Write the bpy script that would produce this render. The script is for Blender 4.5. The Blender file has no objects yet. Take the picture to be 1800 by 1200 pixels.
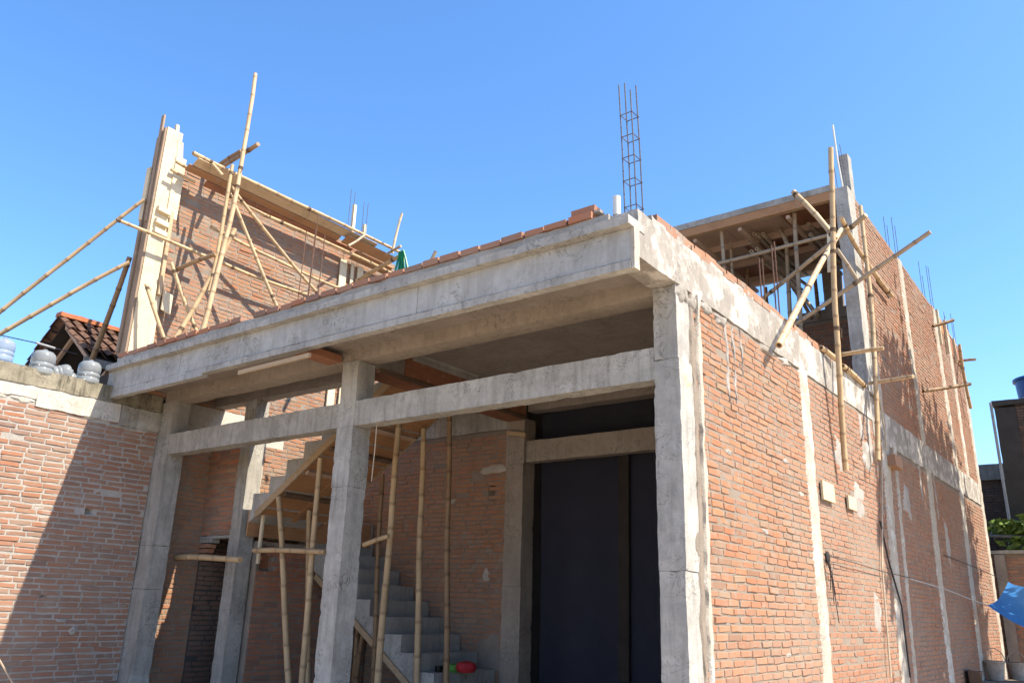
import bpy, math, random
from mathutils import Vector, Matrix, noise
random.seed(7)
R = random.Random(11)
scn = bpy.context.scene
col = scn.collection

# ------------------------------------------------------------------ camera, sky, sun, exposure
CAM = Vector((3.023, -6.290, 1.600))
cam = bpy.data.cameras.new('camera')
cam.sensor_width = 36.0
cam.lens = 28.968
cam.clip_start, cam.clip_end = 0.1, 3000
camo = bpy.data.objects.new('camera', cam)
col.objects.link(camo)
_r, _u, _f = Vector((0.797098, 0.603185, 0.028322)), Vector((0.164822, -0.262452, 0.950764)), Vector((-0.580920, 0.753185, 0.308618))
camo.matrix_world = Matrix(((_r.x, _u.x, -_f.x, CAM.x), (_r.y, _u.y, -_f.y, CAM.y), (_r.z, _u.z, -_f.z, CAM.z), (0, 0, 0, 1)))
scn.camera = camo

SUN = Vector((1.0, 0.235, 1.25)).normalized()
w = bpy.data.worlds.new('World')
scn.world = w
w.use_nodes = True
nt = w.node_tree
bg = nt.nodes['Background']
sky = nt.nodes.new('ShaderNodeTexSky')
sky.sky_type = 'NISHITA'
sky.sun_disc = False
sky.sun_elevation = math.asin(SUN.z)
sky.sun_rotation = math.atan2(SUN.x, SUN.y)
sky.altitude = 0
sky.air_density = 0.9
sky.dust_density = 0.7
sky.ozone_density = 5.0
hs_ = nt.nodes.new('ShaderNodeHueSaturation')
hs_.inputs['Saturation'].default_value = 1.14
hs_.inputs['Hue'].default_value = 0.500
nt.links.new(sky.outputs[0], hs_.inputs['Color'])
nt.links.new(hs_.outputs[0], bg.inputs[0])
bg.inputs[1].default_value = 0.112
sl = bpy.data.lights.new('sun', 'SUN')
sl.energy = 3.9
sl.angle = math.radians(0.53)
sl.color = (1.0, 0.90, 0.74)
so = bpy.data.objects.new('sun', sl)
so.rotation_euler = (-SUN).to_track_quat('-Z', 'Y').to_euler()
so.location = (20, 5, 25)
col.objects.link(so)
vs = scn.view_settings
vs.view_transform = 'Standard'
vs.look = 'None'
vs.gamma = 1.0
vs.exposure = 1.72
vs.use_curve_mapping = False

# ------------------------------------------------------------------ materials
class NT:
    def __init__(s, name):
        s.m = bpy.data.materials.new(name)
        s.m.use_nodes = True
        s.t = s.m.node_tree
        s.p = s.t.nodes['Principled BSDF']
        s.p.inputs['Roughness'].default_value = 0.9
        s.p.inputs['Specular IOR Level'].default_value = 0.25
        s.geo = s.t.nodes.new('ShaderNodeNewGeometry')
    def n(s, ty, **k):
        x = s.t.nodes.new(ty)
        for a, b in k.items(): setattr(x, a, b)
        return x
    def l(s, a, b): s.t.links.new(a, b)
    def pos(s, sx=1, sy=1, sz=1):
        v = s.n('ShaderNodeVectorMath', operation='MULTIPLY')
        s.l(s.geo.outputs['Position'], v.inputs[0]); v.inputs[1].default_value = (sx, sy, sz)
        return v.outputs[0]
    def noise(s, scale, detail=4, rough=0.55, vec=None, dist=0.0):
        x = s.n('ShaderNodeTexNoise')
        x.inputs['Scale'].default_value = scale; x.inputs['Detail'].default_value = detail
        x.inputs['Roughness'].default_value = rough; x.inputs['Distortion'].default_value = dist
        s.l(vec if vec is not None else s.geo.outputs['Position'], x.inputs['Vector'])
        return x.outputs['Fac']
    def ramp(s, fac, stops, interp='LINEAR'):
        x = s.n('ShaderNodeValToRGB')
        e = x.color_ramp.elements
        x.color_ramp.interpolation = interp
        while len(e) < len(stops): e.new(0.5)
        for i, (p, c) in enumerate(stops):
            e[i].position = p
            e[i].color = (c, c, c, 1) if isinstance(c, (int, float)) else (*c, 1)
        s.l(fac, x.inputs[0])
        return x.outputs[0]
    def mix(s, fac, a, b, mode='MIX'):
        x = s.n('ShaderNodeMix', data_type='RGBA', blend_type=mode)
        for inp, v in ((x.inputs[0], fac), (x.inputs[6], a), (x.inputs[7], b)):
            if isinstance(v, (int, float)): inp.default_value = v
            elif isinstance(v, tuple): inp.default_value = (*v, 1)
            else: s.l(v, inp)
        return x.outputs[2]
    def math(s, op, a, b=0.0):
        x = s.n('ShaderNodeMath', operation=op)
        for inp, v in ((x.inputs[0], a), (x.inputs[1], b)):
            if isinstance(v, (int, float)): inp.default_value = v
            else: s.l(v, inp)
        return x.outputs[0]
    def attr(s, name):
        x = s.n('ShaderNodeAttribute', attribute_name=name)
        return x.outputs['Fac']
    def rnd(s):
        return s.n('ShaderNodeObjectInfo').outputs['Random']
    def bump(s, h, strength=0.4, dist=0.01):
        b = s.n('ShaderNodeBump')
        b.inputs['Strength'].default_value = strength; b.inputs['Distance'].default_value = dist
        s.l(h, b.inputs['Height']); s.l(b.outputs[0], s.p.inputs['Normal'])
    def base(s, c): s.l(s.mix(1.0, c, (0.75, 0.75, 0.75), 'MULTIPLY'), s.p.inputs['Base Color'])

def mat_brick(name, stops, smear=(0.29, 0.24, 0.195), smear_at=0.575):
    k = NT(name)
    h = k.math('FRACT', k.math('ADD', k.attr('tint'), k.rnd()))
    c = k.ramp(h, stops)
    c = k.mix(k.ramp(k.noise(26, 3), [(0.3, 0.0), (0.75, 0.55)]), c, k.mix(0.5, c, (0.30, 0.13, 0.07)))
    c = k.mix(k.ramp(k.noise(5.0, 4, 0.65), [(0.42, 0.0), (0.75, 0.6)]), c, k.mix(0.55, c, smear))
    c = k.mix(k.ramp(k.noise(0.6, 3), [(0.33, 0.0), (0.68, 0.75)]), c, k.mix(0.6, c, (0.34, 0.25, 0.19)))
    sm = k.math('ADD', k.noise(9, 5, 0.65), k.math('MULTIPLY', k.math('SUBTRACT', k.noise(1.7, 2), 0.5), 0.35))
    c = k.mix(k.ramp(sm, [(smear_at - 0.05, 0.0), (smear_at + 0.1, 0.85)]), c, smear)
    k.base(c)
    k.bump(k.noise(90, 4, 0.7), 0.5, 0.006)
    return k.m
BR = [(0.0, (0.392, 0.168, 0.078)), (0.18, (0.353, 0.144, 0.069)), (0.36, (0.327, 0.156, 0.078)), (0.52, (0.379, 0.185, 0.087)), (0.66, (0.294, 0.129, 0.069)), (0.80, (0.327, 0.174, 0.092)), (0.90, (0.229, 0.118, 0.073)), (0.96, (0.313, 0.215, 0.131)), (1.0, (0.379, 0.162, 0.073))]
M_BRICK = mat_brick('brick clay', BR)
M_BRICK_WALL = mat_brick('brown red brick clay', [(0.0, (0.36, 0.15, 0.08)), (0.2, (0.29, 0.135, 0.085)), (0.4, (0.34, 0.175, 0.105)), (0.55, (0.23, 0.125, 0.09)), (0.7, (0.33, 0.14, 0.075)), (0.82, (0.19, 0.12, 0.10)), (0.92, (0.31, 0.21, 0.155)), (1.0, (0.35, 0.14, 0.075))], smear=(0.30, 0.25, 0.21), smear_at=0.60)
M_BRICK_OLD = mat_brick('old brick clay', [(0.0, (0.480, 0.172, 0.079)), (0.25, (0.396, 0.144, 0.074)), (0.5, (0.444, 0.184, 0.089)), (0.7, (0.300, 0.127, 0.079)), (0.88, (0.216, 0.115, 0.084)), (1.0, (0.408, 0.230, 0.137))], smear_at=0.64)
M_BRICK_SHADE = mat_brick('shade dark brick clay', [(0.0, (0.13, 0.065, 0.05)), (0.5, (0.10, 0.055, 0.045)), (1.0, (0.14, 0.08, 0.06))], smear=(0.10, 0.085, 0.075))  # shade of the small room put into the brick colour
M_BRICK_PALE = mat_brick('dusty brick clay', [(0.0, (0.348, 0.151, 0.082)), (0.3, (0.318, 0.137, 0.076)), (0.6, (0.356, 0.180, 0.103)), (0.85, (0.250, 0.122, 0.076)), (1.0, (0.326, 0.194, 0.123))], smear=(0.27, 0.215, 0.17), smear_at=0.58)
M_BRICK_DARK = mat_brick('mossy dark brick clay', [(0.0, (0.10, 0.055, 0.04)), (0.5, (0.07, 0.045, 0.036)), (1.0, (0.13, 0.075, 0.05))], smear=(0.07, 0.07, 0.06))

def mat_mortar(name, a, b, c=None):
    k = NT(name)
    f = k.mix(k.ramp(k.noise(3.5, 5), [(0.3, 0.0), (0.7, 1.0)]), a, b)
    f = k.mix(k.ramp(k.noise(40, 3), [(0.45, 0.0), (0.8, 0.5)]), f, k.mix(0.6, f, (0.12, 0.10, 0.09)))
    k.base(f)
    k.bump(k.noise(60, 5, 0.75), 0.9, 0.012)
    return k.m
M_MORTAR = mat_mortar('sand mortar', (0.31, 0.26, 0.21), (0.235, 0.195, 0.155))
M_MORTAR_LIGHT = mat_mortar('pale mortar', (0.47, 0.44, 0.40), (0.34, 0.315, 0.285))
M_MORTAR_DUST = mat_mortar('dusty brown mortar', (0.29, 0.235, 0.19), (0.22, 0.175, 0.14))
M_MORTAR_DARK = mat_mortar('dark moss and shade mortar', (0.09, 0.085, 0.075), (0.06, 0.055, 0.05))  # mossy walls, and the shade tone of the small room's lining

def mat_concrete(name, a, b, stain, stain_amt=0.5, streak=0.5, pores=0.5, white=None, white_at=0.6, bump=0.35):
    k = NT(name)
    c = k.mix(k.ramp(k.noise(2.2, 5, 0.6), [(0.32, 0.0), (0.68, 1.0)]), a, b)
    c = k.mix(k.ramp(k.noise(11, 5, 0.66), [(0.38, 0.0), (0.72, 0.65)]), c, k.mix(0.5, c, stain))
    st = k.noise(3.0, 4, 0.6, k.pos(4.5, 4.5, 0.55))
    c = k.mix(k.math('MULTIPLY', k.ramp(st, [(0.48, 0.0), (0.72, 1.0)]), streak), c, stain)
    if white:
        wm = k.math('ADD', k.noise(4.2, 6, 0.68), k.math('MULTIPLY', k.math('SUBTRACT', k.noise(1.2, 2, vec=k.pos(1, 1, 0.5)), 0.5), 0.5))
        c = k.mix(k.ramp(wm, [(white_at - 0.07, 0.0), (white_at + 0.07, 0.9)]), c, white)
    vein = k.math('MULTIPLY', k.ramp(k.noise(5.0, 3, 0.6, None, 1.6), [(0.478, 0.0), (0.5, 1.0), (0.522, 0.0)]), k.ramp(k.noise(1.9, 2), [(0.46, 0.0), (0.6, 0.75)]))
    c = k.mix(vein, c, k.mix(0.6, stain, (0.06, 0.055, 0.05)))
    pit = k.noise(75, 2, 0.5)
    c = k.mix(k.math('MULTIPLY', k.ramp(pit, [(0.66, 0.0), (0.72, 1.0)]), pores), c, k.mix(0.75, c, (0.05, 0.045, 0.04)))
    k.base(c)
    k.bump(k.math('ADD', k.noise(22, 6, 0.7), k.math('MULTIPLY', pit, -0.5)), bump, 0.012)
    return k.m
M_CONC = mat_concrete('bare concrete', (0.46, 0.445, 0.405), (0.30, 0.285, 0.255), (0.17, 0.155, 0.135), streak=0.6, pores=0.8, bump=0.6)
M_CONC_LIGHT = mat_concrete('pale concrete', (0.51, 0.495, 0.455), (0.33, 0.32, 0.295), (0.17, 0.16, 0.14), streak=0.5, pores=0.85, bump=0.6)
M_FASCIA = mat_concrete('smooth grey concrete', (0.49, 0.49, 0.47), (0.35, 0.35, 0.335), (0.23, 0.215, 0.19), streak=0.45, pores=0.35, bump=0.18)
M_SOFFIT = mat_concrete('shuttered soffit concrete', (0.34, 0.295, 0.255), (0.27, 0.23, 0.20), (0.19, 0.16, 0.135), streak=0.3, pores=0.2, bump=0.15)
M_BAND = mat_concrete('patchy white cement render', (0.36, 0.33, 0.29), (0.28, 0.255, 0.225), (0.19, 0.17, 0.145), streak=0.4, pores=0.5, white=(0.58, 0.55, 0.50), white_at=0.535, bump=0.6)
M_STRIP = mat_concrete('rough cream cement', (0.52, 0.475, 0.40), (0.43, 0.385, 0.32), (0.30, 0.26, 0.21), streak=0.3, pores=0.7, white=(0.62, 0.60, 0.56), white_at=0.6, bump=0.9)
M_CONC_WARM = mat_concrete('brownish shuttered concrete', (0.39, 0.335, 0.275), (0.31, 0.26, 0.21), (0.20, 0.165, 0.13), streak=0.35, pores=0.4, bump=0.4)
M_STEP = mat_concrete('stair concrete', (0.46, 0.445, 0.41), (0.34, 0.33, 0.305), (0.22, 0.205, 0.185), streak=0.5)
M_PLASTER_OLD = mat_concrete('weathered coping', (0.36, 0.32, 0.24), (0.19, 0.17, 0.12), (0.06, 0.052, 0.035), streak=0.95, pores=0.6, white=(0.37, 0.34, 0.28), white_at=0.66, bump=0.7)
M_PLASTER_WHITE = mat_concrete('flaking white plaster', (0.62, 0.58, 0.51), (0.53, 0.49, 0.42), (0.33, 0.30, 0.25), streak=0.3, pores=0.6, bump=0.8)
M_GROUND = mat_concrete('dusty ground', (0.72, 0.585, 0.435), (0.62, 0.495, 0.36), (0.48, 0.38, 0.275), streak=0.1)

def mat_wood(name, a, b, dark, axis='z', gloss=0.75):
    k = NT(name)
    sc = {'z': (16, 16, 1.0), 'y': (16, 1.0, 16), 'x': (1.0, 16, 16)}[axis]
    g = k.noise(2.2, 5, 0.6, k.pos(*sc), 0.6)
    t = k.rnd()
    c = k.mix(k.ramp(g, [(0.3, 0.0), (0.7, 1.0)]), a, b)
    c = k.mix(k.math('MULTIPLY', t, 0.45), c, k.mix(0.5, c, dark))
    c = k.mix(k.ramp(k.noise(3.1, 5, 0.65), [(0.5, 0.0), (0.78, 0.7)]), c, dark)
    c = k.mix(k.ramp(k.noise(8.1, 3), [(0.6, 0.0), (0.72, 0.35)]), c, (0.42, 0.39, 0.34))
    k.base(c); k.p.inputs['Roughness'].default_value = gloss
    k.bump(g, 0.35, 0.004)
    return k.m
M_WOOD = mat_wood('pale sawn timber', (0.74, 0.64, 0.46), (0.66, 0.55, 0.37), (0.45, 0.34, 0.21), 'z')
M_WOOD_Y = mat_wood('sawn timber lengthwise', (0.60, 0.46, 0.30), (0.50, 0.36, 0.22), (0.30, 0.20, 0.12), 'y')
M_WOOD_X = mat_wood('sawn timber crosswise', (0.50, 0.37, 0.23), (0.40, 0.28, 0.16), (0.24, 0.16, 0.10), 'x')
M_WOOD_BROWN = mat_wood('brown timber', (0.36, 0.26, 0.18), (0.28, 0.20, 0.135), (0.18, 0.125, 0.085), 'z')
M_WOOD_DARK = mat_wood('weathered dark timber', (0.20, 0.13, 0.085), (0.14, 0.09, 0.06), (0.08, 0.055, 0.04), 'z')
M_PLY = mat_wood('film worn plywood', (0.46, 0.25, 0.12), (0.37, 0.19, 0.09), (0.22, 0.12, 0.065), 'y')
M_PLY_RED = mat_wood('reddish formwork board', (0.36, 0.16, 0.085), (0.28, 0.12, 0.065), (0.18, 0.085, 0.05), 'y')
M_PLY_GREY = mat_wood('grey brown formwork board', (0.52, 0.37, 0.27), (0.44, 0.30, 0.215), (0.30, 0.20, 0.145), 'y')

def mat_bamboo(name, a, b, dark):
    k = NT(name)
    c = k.mix(k.rnd(), a, b)
    c = k.mix(k.ramp(k.noise(3.0, 4, 0.6), [(0.35, 0.0), (0.75, 0.8)]), c, k.mix(0.55, c, dark))
    c = k.mix(k.ramp(k.noise(30, 3), [(0.5, 0.0), (0.8, 0.35)]), c, dark)
    c = k.mix(k.attr('node'), c, k.mix(0.62, c, dark))
    k.base(c); k.p.inputs['Roughness'].default_value = 0.55
    k.bump(k.noise(50, 3), 0.15, 0.004)
    return k.m
M_BAMBOO = mat_bamboo('dry bamboo', (0.66, 0.485, 0.29), (0.56, 0.395, 0.215), (0.22, 0.14, 0.075))
M_BAMBOO_DARK = mat_bamboo('brown bamboo', (0.36, 0.23, 0.13), (0.30, 0.19, 0.10), (0.09, 0.055, 0.03))
M_BAMBOO_GREY = mat_bamboo('grey weathered bamboo', (0.50, 0.40, 0.28), (0.42, 0.325, 0.22), (0.18, 0.13, 0.085))

def mat_plain(name, c, rough=0.6, metal=0.0, var=0.25, scale=12):
    k = NT(name)
    d = tuple(x * (1 - var) for x in c)
    k.base(k.mix(k.ramp(k.noise(scale, 4), [(0.35, 0.0), (0.7, 1.0)]), c, d))
    k.p.inputs['Roughness'].default_value = rough; k.p.inputs['Metallic'].default_value = metal
    return k.m
M_REBAR = mat_plain('dull rebar steel', (0.15, 0.145, 0.15), 0.6, 0.3, 0.4, 30)
M_REBAR_RUST = mat_plain('rusty rebar steel', (0.17, 0.09, 0.06), 0.8, 0.1, 0.4, 30)
M_PVC = mat_plain('grey white pvc', (0.66, 0.66, 0.63), 0.35, 0, 0.12)
M_CORD = mat_plain('nylon cord', (0.55, 0.45, 0.33), 0.8)
M_CABLE = mat_plain('black cable', (0.035, 0.03, 0.03), 0.6)
M_TIE = mat_plain('dark fibre lashing', (0.13, 0.085, 0.05), 0.7)
M_HOSE = mat_plain('green hose', (0.01, 0.24, 0.10), 0.35, 0, 0.3)
M_CYAN = mat_plain('pale blue plastic', (0.30, 0.62, 0.72), 0.4)
M_TARP = mat_plain('blue tarpaulin', (0.07, 0.29, 0.72), 0.45, 0, 0.3, 3)
M_TANK = mat_plain('blue water tank plastic', (0.015, 0.075, 0.27), 0.4, 0, 0.15)
M_SHEET = mat_plain('grey roofing sheet', (0.22, 0.23, 0.24), 0.5, 0.2, 0.3, 3)
M_TILE_TOP = mat_plain('mossy clay roof tile', (0.19, 0.105, 0.07), 0.95, 0, 0.6, 9)
M_TILE_NEW = mat_plain('orange clay ridge tile', (0.47, 0.17, 0.075), 0.85, 0, 0.3, 5)
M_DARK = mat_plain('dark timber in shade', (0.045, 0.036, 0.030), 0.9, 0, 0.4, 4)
M_YELLOW = mat_plain('ochre wall panel', (0.33, 0.19, 0.06), 0.9, 0, 0.3, 3)
M_BUCKET = mat_plain('cement stained bucket', (0.52, 0.42, 0.34), 0.8, 0, 0.3, 14)
M_RED = mat_plain('red cloth', (0.50, 0.03, 0.04), 0.7)
M_GREEN = mat_plain('green plastic bag', (0.13, 0.36, 0.07), 0.45)
M_CUP = mat_plain('black plastic cup', (0.012, 0.012, 0.014), 0.4)
M_CARD = mat_plain('cream board', (0.60, 0.51, 0.34), 0.85, 0, 0.12)
M_LEAF = mat_plain('leaf green', (0.075, 0.145, 0.03), 0.5, 0, 0.55, 5)
M_LEAF_SUN = mat_plain('bright leaf green', (0.17, 0.27, 0.05), 0.5, 0, 0.55, 5)
M_BARK = mat_plain('grey bark', (0.14, 0.11, 0.08), 0.95, 0, 0.4, 9)
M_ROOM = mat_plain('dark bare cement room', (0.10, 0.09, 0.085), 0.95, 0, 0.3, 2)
M_WIRE = mat_plain('pale wire sleeve', (0.45, 0.45, 0.45), 0.5)

def mat_net():
    k = NT('black shade net')
    k.p.inputs['Base Color'].default_value = (0.028, 0.028, 0.042, 1)
    k.p.inputs['Roughness'].default_value = 0.8
    tr = k.n('ShaderNodeBsdfTransparent')
    mx = k.n('ShaderNodeMixShader')
    mx.inputs[0].default_value = 0.74
    k.l(tr.outputs[0], mx.inputs[1]); k.l(k.p.outputs[0], mx.inputs[2])
    k.l(mx.outputs[0], k.t.nodes['Material Output'].inputs['Surface'])
    return k.m
M_NET = mat_net()
def mat_tarp():
    k = NT('blue woven tarpaulin')
    k.base(k.mix(k.ramp(k.noise(3, 4), [(0.35, 0.0), (0.7, 1.0)]), (0.09, 0.36, 0.86), (0.06, 0.27, 0.72)))
    k.p.inputs['Roughness'].default_value = 0.45
    tl = k.n('ShaderNodeBsdfTranslucent'); tl.inputs[0].default_value = (0.07, 0.30, 0.75, 1)
    mx = k.n('ShaderNodeMixShader'); mx.inputs[0].default_value = 0.45
    k.l(k.p.outputs[0], mx.inputs[1]); k.l(tl.outputs[0], mx.inputs[2])
    k.l(mx.outputs[0], k.t.nodes['Material Output'].inputs['Surface'])
    k.bump(k.noise(9, 4, 0.6), 0.5, 0.03)
    return k.m
M_TARP = mat_tarp()
def mat_jug():
    k = NT('clear grey jug plastic')
    k.p.inputs['Base Color'].default_value = (0.31, 0.33, 0.34, 1)
    k.p.inputs['Roughness'].default_value = 0.16
    k.p.inputs['Specular IOR Level'].default_value = 0.6
    tr = k.n('ShaderNodeBsdfTransparent'); tr.inputs[0].default_value = (0.86, 0.9, 0.93, 1)
    mx = k.n('ShaderNodeMixShader'); mx.inputs[0].default_value = 0.5
    k.l(tr.outputs[0], mx.inputs[1]); k.l(k.p.outputs[0], mx.inputs[2])
    k.l(mx.outputs[0], k.t.nodes['Material Output'].inputs['Surface'])
    return k.m
M_JUG = mat_jug()

# ------------------------------------------------------------------ object helpers
ROOTLOC = {}
def tag(o, label=None, cat=None, group=None, kind=None):
    for k_, v in (('label', label), ('category', cat), ('group', group), ('kind', kind)):
        if v: o[k_] = v
    return o
def thing(name, label, cat, loc=(0, 0, 0), group=None):
    o = bpy.data.objects.new(name, None)
    o.empty_display_size = 0.2
    o.location = loc
    col.objects.link(o)
    ROOTLOC[o.name] = Vector(loc)
    return tag(o, label, cat, group)
def attach(o, parent):
    o.parent = parent
    if parent.name in ROOTLOC:
        o.matrix_parent_inverse = Matrix.Translation(-ROOTLOC[parent.name])

class MB:
    """collects vertices and faces in world space; build() links them as ONE mesh object"""
    def __init__(s): s.v, s.f, s.node, s.tint = [], [], [], []
    def quad_box(s, p):
        b = len(s.v)
        s.v += [tuple(q) for q in p]
        for f in ((0, 3, 2, 1), (4, 5, 6, 7), (0, 1, 5, 4), (1, 2, 6, 5), (2, 3, 7, 6), (3, 0, 4, 7)):
            s.f.append(tuple(b + i for i in f))
        return s
    def box(s, x0, x1, y0, y1, z0, z1):
        return s.quad_box([(x0, y0, z0), (x1, y0, z0), (x1, y1, z0), (x0, y1, z0), (x0, y0, z1), (x1, y0, z1), (x1, y1, z1), (x0, y1, z1)])
    def bar(s, a, b, wv, tv):
        """a board from a to b; wv, tv: full width and thickness vectors"""
        a, b, wv, tv = Vector(a), Vector(b), Vector(wv) / 2, Vector(tv) / 2
        return s.quad_box([a - wv - tv, a + wv - tv, a + wv + tv, a - wv + tv, b - wv - tv, b + wv - tv, b + wv + tv, b - wv + tv])
    def rough(s, x0, x1, y0, y1, z0, z1, res=0.12, amp=0.004, freq=5.0, chip=0.0):
        """a box of small quads with uneven faces and edges"""
        n = [max(1, min(90, round(abs(b - a) / res))) for a, b in ((x0, x1), (y0, y1), (z0, z1))]
        lo, hi = (x0, y0, z0), (x1, y1, z1)
        idx = {}
        def vid(i, j, k_):
            key = (i, j, k_)
            if key not in idx:
                p = Vector([lo[a] + (hi[a] - lo[a]) * key[a] / n[a] for a in range(3)])
                idx[key] = len(s.v)
                d = noise.noise_vector(p * freq) * amp + noise.noise_vector(p * freq * 3.7) * amp * 0.5
                if chip:
                    ex = [a for a in range(3) if key[a] in (0, n[a])]
                    if len(ex) >= 2:
                        c_ = noise.noise(p * 7.0) * 0.6 + noise.noise(p * 19.0) * 0.4
                        if c_ > 0.12:
                            for a in ex: d[a] += (1 if key[a] == 0 else -1) * min(0.03, chip * (c_ - 0.12) * 4)
                s.v.append(tuple(p + d))
            return idx[key]
        for ax in range(3):
            a, b = (ax + 1) % 3, (ax + 2) % 3
            for side in (0, n[ax]):
                for i in range(n[a]):
                    for j in range(n[b]):
                        q = []
                        for di, dj in ((0, 0), (1, 0), (1, 1), (0, 1)):
                            key = [0, 0, 0]; key[ax] = side; key[a] = i + di; key[b] = j + dj
                            q.append(vid(*key))
                        s.f.append(tuple(q if side else q[::-1]))
        return s
    def tube(s, pts, rad, n=8, cap=True, node=None):
        pts = [Vector(p) for p in pts]
        rad = rad if isinstance(rad, (list, tuple)) else [rad] * len(pts)
        b = len(s.v)
        s.node += [0.0] * (b - len(s.node))
        t = (pts[-1] - pts[0]).normalized() if (pts[-1] - pts[0]).length > 1e-6 else Vector((0, 0, 1))
        up = Vector((0, 0, 1)) if abs(t.z) < 0.9 else Vector((1, 0, 0))
        for i, p in enumerate(pts):
            d = (pts[min(i + 1, len(pts) - 1)] - pts[max(i - 1, 0)])
            d = d.normalized() if d.length > 1e-9 else t
            e1 = d.cross(up)
            if e1.length < 1e-4: e1 = d.cross(Vector((0, 1, 0)))
            e1.normalize(); e2 = e1.cross(d)
            for j in range(n):
                a = 2 * math.pi * j / n
                s.v.append(tuple(p + (e1 * math.cos(a) + e2 * math.sin(a)) * rad[i]))
                s.node.append(node[i] if node else 0.0)
        for i in range(len(pts) - 1):
            for j in range(n):
                a, c = b + i * n + j, b + i * n + (j + 1) % n
                s.f.append((a, a + n, c + n, c))
        if cap:
            s.f.append(tuple(b + j for j in range(n)))
            s.f.append(tuple(b + (len(pts) - 1) * n + j for j in range(n))[::-1])
        return s
    def lathe(s, c, prof, n=16, axis=(0, 0, 1)):
        ax = Vector(axis).normalized()
        c = Vector(c)
        return s.tube([c + ax * h for r_, h in prof], [max(r_, 0.001) for r_, h in prof], n)
    def build(s, name, mat, parent=None, smooth=False, angle=35, origin=None):
        o0 = Vector(origin) if origin is not None else Vector((0, 0, 0))
        me = bpy.data.meshes.new(name)
        me.from_pydata([tuple(Vector(v) - o0) for v in s.v] if origin is not None else s.v, [], s.f)
        if s.node and any(s.node):
            at = me.attributes.new('node', 'FLOAT', 'POINT')
            at.data.foreach_set('value', (s.node + [0.0] * len(s.v))[:len(s.v)])
        if s.tint:
            at = me.attributes.new('tint', 'FLOAT', 'FACE')
            at.data.foreach_set('value', s.tint)
        if mat: me.materials.append(mat)
        if smooth:
            me.shade_smooth()
            me.set_sharp_from_angle(angle=math.radians(angle))
        o = bpy.data.objects.new(name, me)
        if origin is not None: o.location = o0
        col.objects.link(o)
        if parent is not None: attach(o, parent)
        return o
def base_of(mb):
    zs = min(v[2] for v in mb.v)
    lo = [v for v in mb.v if v[2] < zs + 0.15]
    return (sum(v[0] for v in lo) / len(lo), sum(v[1] for v in lo) / len(lo), zs)
def solo(mb, name, mat, label, cat, group=None, smooth=False, kind=None):
    return tag(mb.build(name, mat, None, smooth, origin=base_of(mb)), label, cat, group, kind)

THIN = ('bamboo scaffold on the left upper wall', 'bamboo scaffold at the upper right corner', 'bamboo stays left of the timber formwork', 'poles propping the upper floor slab', 'spare bamboo poles stored under the roof slab', 'putlogs at the far end of the side wall')
def bamboo(a, b, ra, rb, label, mat=None, group=None, bow=0.02, ties=(), name='bamboo_pole'):
    a, b = Vector(a), Vector(b)
    L = (b - a).length
    if group in THIN: ra, rb = ra * 0.8, rb * 0.8
    rr = random.Random(label)
    if not ties and group in THIN[:2] and L > 0.9: ties = (rr.choice((0.08, 0.12)), rr.choice((0.88, 0.93)))
    side = (b - a).cross(Vector((rr.uniform(-1, 1), rr.uniform(-1, 1), rr.uniform(-1, 1)))).normalized()
    bend = rr.uniform(0.4, 2.0)
    pts, rad, nod = [], [], []
    def at(t):
        return a.lerp(b, t) + side * (math.sin(math.pi * t) * bow * bend * L * 0.5 + 0.006 * math.sin(t * L * 3.1 + rr.random()))
    def put(t, k_, nd): pts.append(at(t)); rad.append((ra + (rb - ra) * t) * k_); nod.append(nd)
    put(0, 0.98, 0.0)
    d = rr.uniform(0.1, 0.3)
    while d < L - 0.05:
        e = 0.014 / L
        put(d / L - 2.2 * e, 0.97, 0.0); put(d / L - e * 0.6, 1.07, 1.0); put(d / L + e * 0.6, 1.07, 1.0); put(d / L + 2.2 * e, 0.97, 0.25)
        d += rr.uniform(0.27, 0.42)
    put(1, 0.98, 0.0)
    m = MB(); m.tube(pts, rad, 10, cap=False, node=nod)
    # open ends: a rim and a dark hollow a little way in
    for i, sgn in ((0, 1), (len(pts) - 1, -1)):
        p, r_ = pts[i], rad[i]
        d = (at(0.02) - at(0)).normalized() if i == 0 else (at(1) - at(0.98)).normalized()
        inner = [p + d * sgn * 0.0, p + d * sgn * 0.05]
        bb = len(m.v)
        m.tube(inner, [r_ * 0.62, r_ * 0.6], 10, cap=False, node=[0.1, 1.0])
        base = i * 10
        for j in range(10):
            m.f.append((base + j, base + (j + 1) % 10, bb + (j + 1) % 10, bb + j))
        m.f.append(tuple(bb + 10 + j for j in range(10)))
    low = a if a.z < b.z else b
    o = tag(m.build(name, mat or M_BAMBOO, None, True, 50, origin=low), label, 'bamboo pole', group)
    ROOTLOC[o.name] = Vector(low)
    for t in ties:
        q = MB()
        c, dd = at(t), (b - a).normalized()
        r_ = (ra + (rb - ra) * t) * 1.12
        for k_ in (-0.018, 0.0, 0.018):
            q.tube([c + dd * (k_ - 0.007), c + dd * (k_ + 0.007)], [r_, r_], 10)
        sd = (b - a).cross(Vector((rr.uniform(-1, 1), rr.uniform(-1, 1), 0.2))).normalized()
        q.tube([c + sd * r_ * 0.9, c + sd * (r_ + 0.02), c + sd * (r_ + 0.025) + Vector((rr.uniform(-.02, .02), rr.uniform(-.02, .02), -rr.uniform(0.06, 0.14)))], 0.004, 4)
        q.build('binding', M_TIE, o)
    return o

def board(a, b, wv, tv, name, mat, label, cat='board', group=None):
    m = MB().bar(a, b, wv, tv)
    return solo(m, name, mat, label, cat, group)

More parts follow.
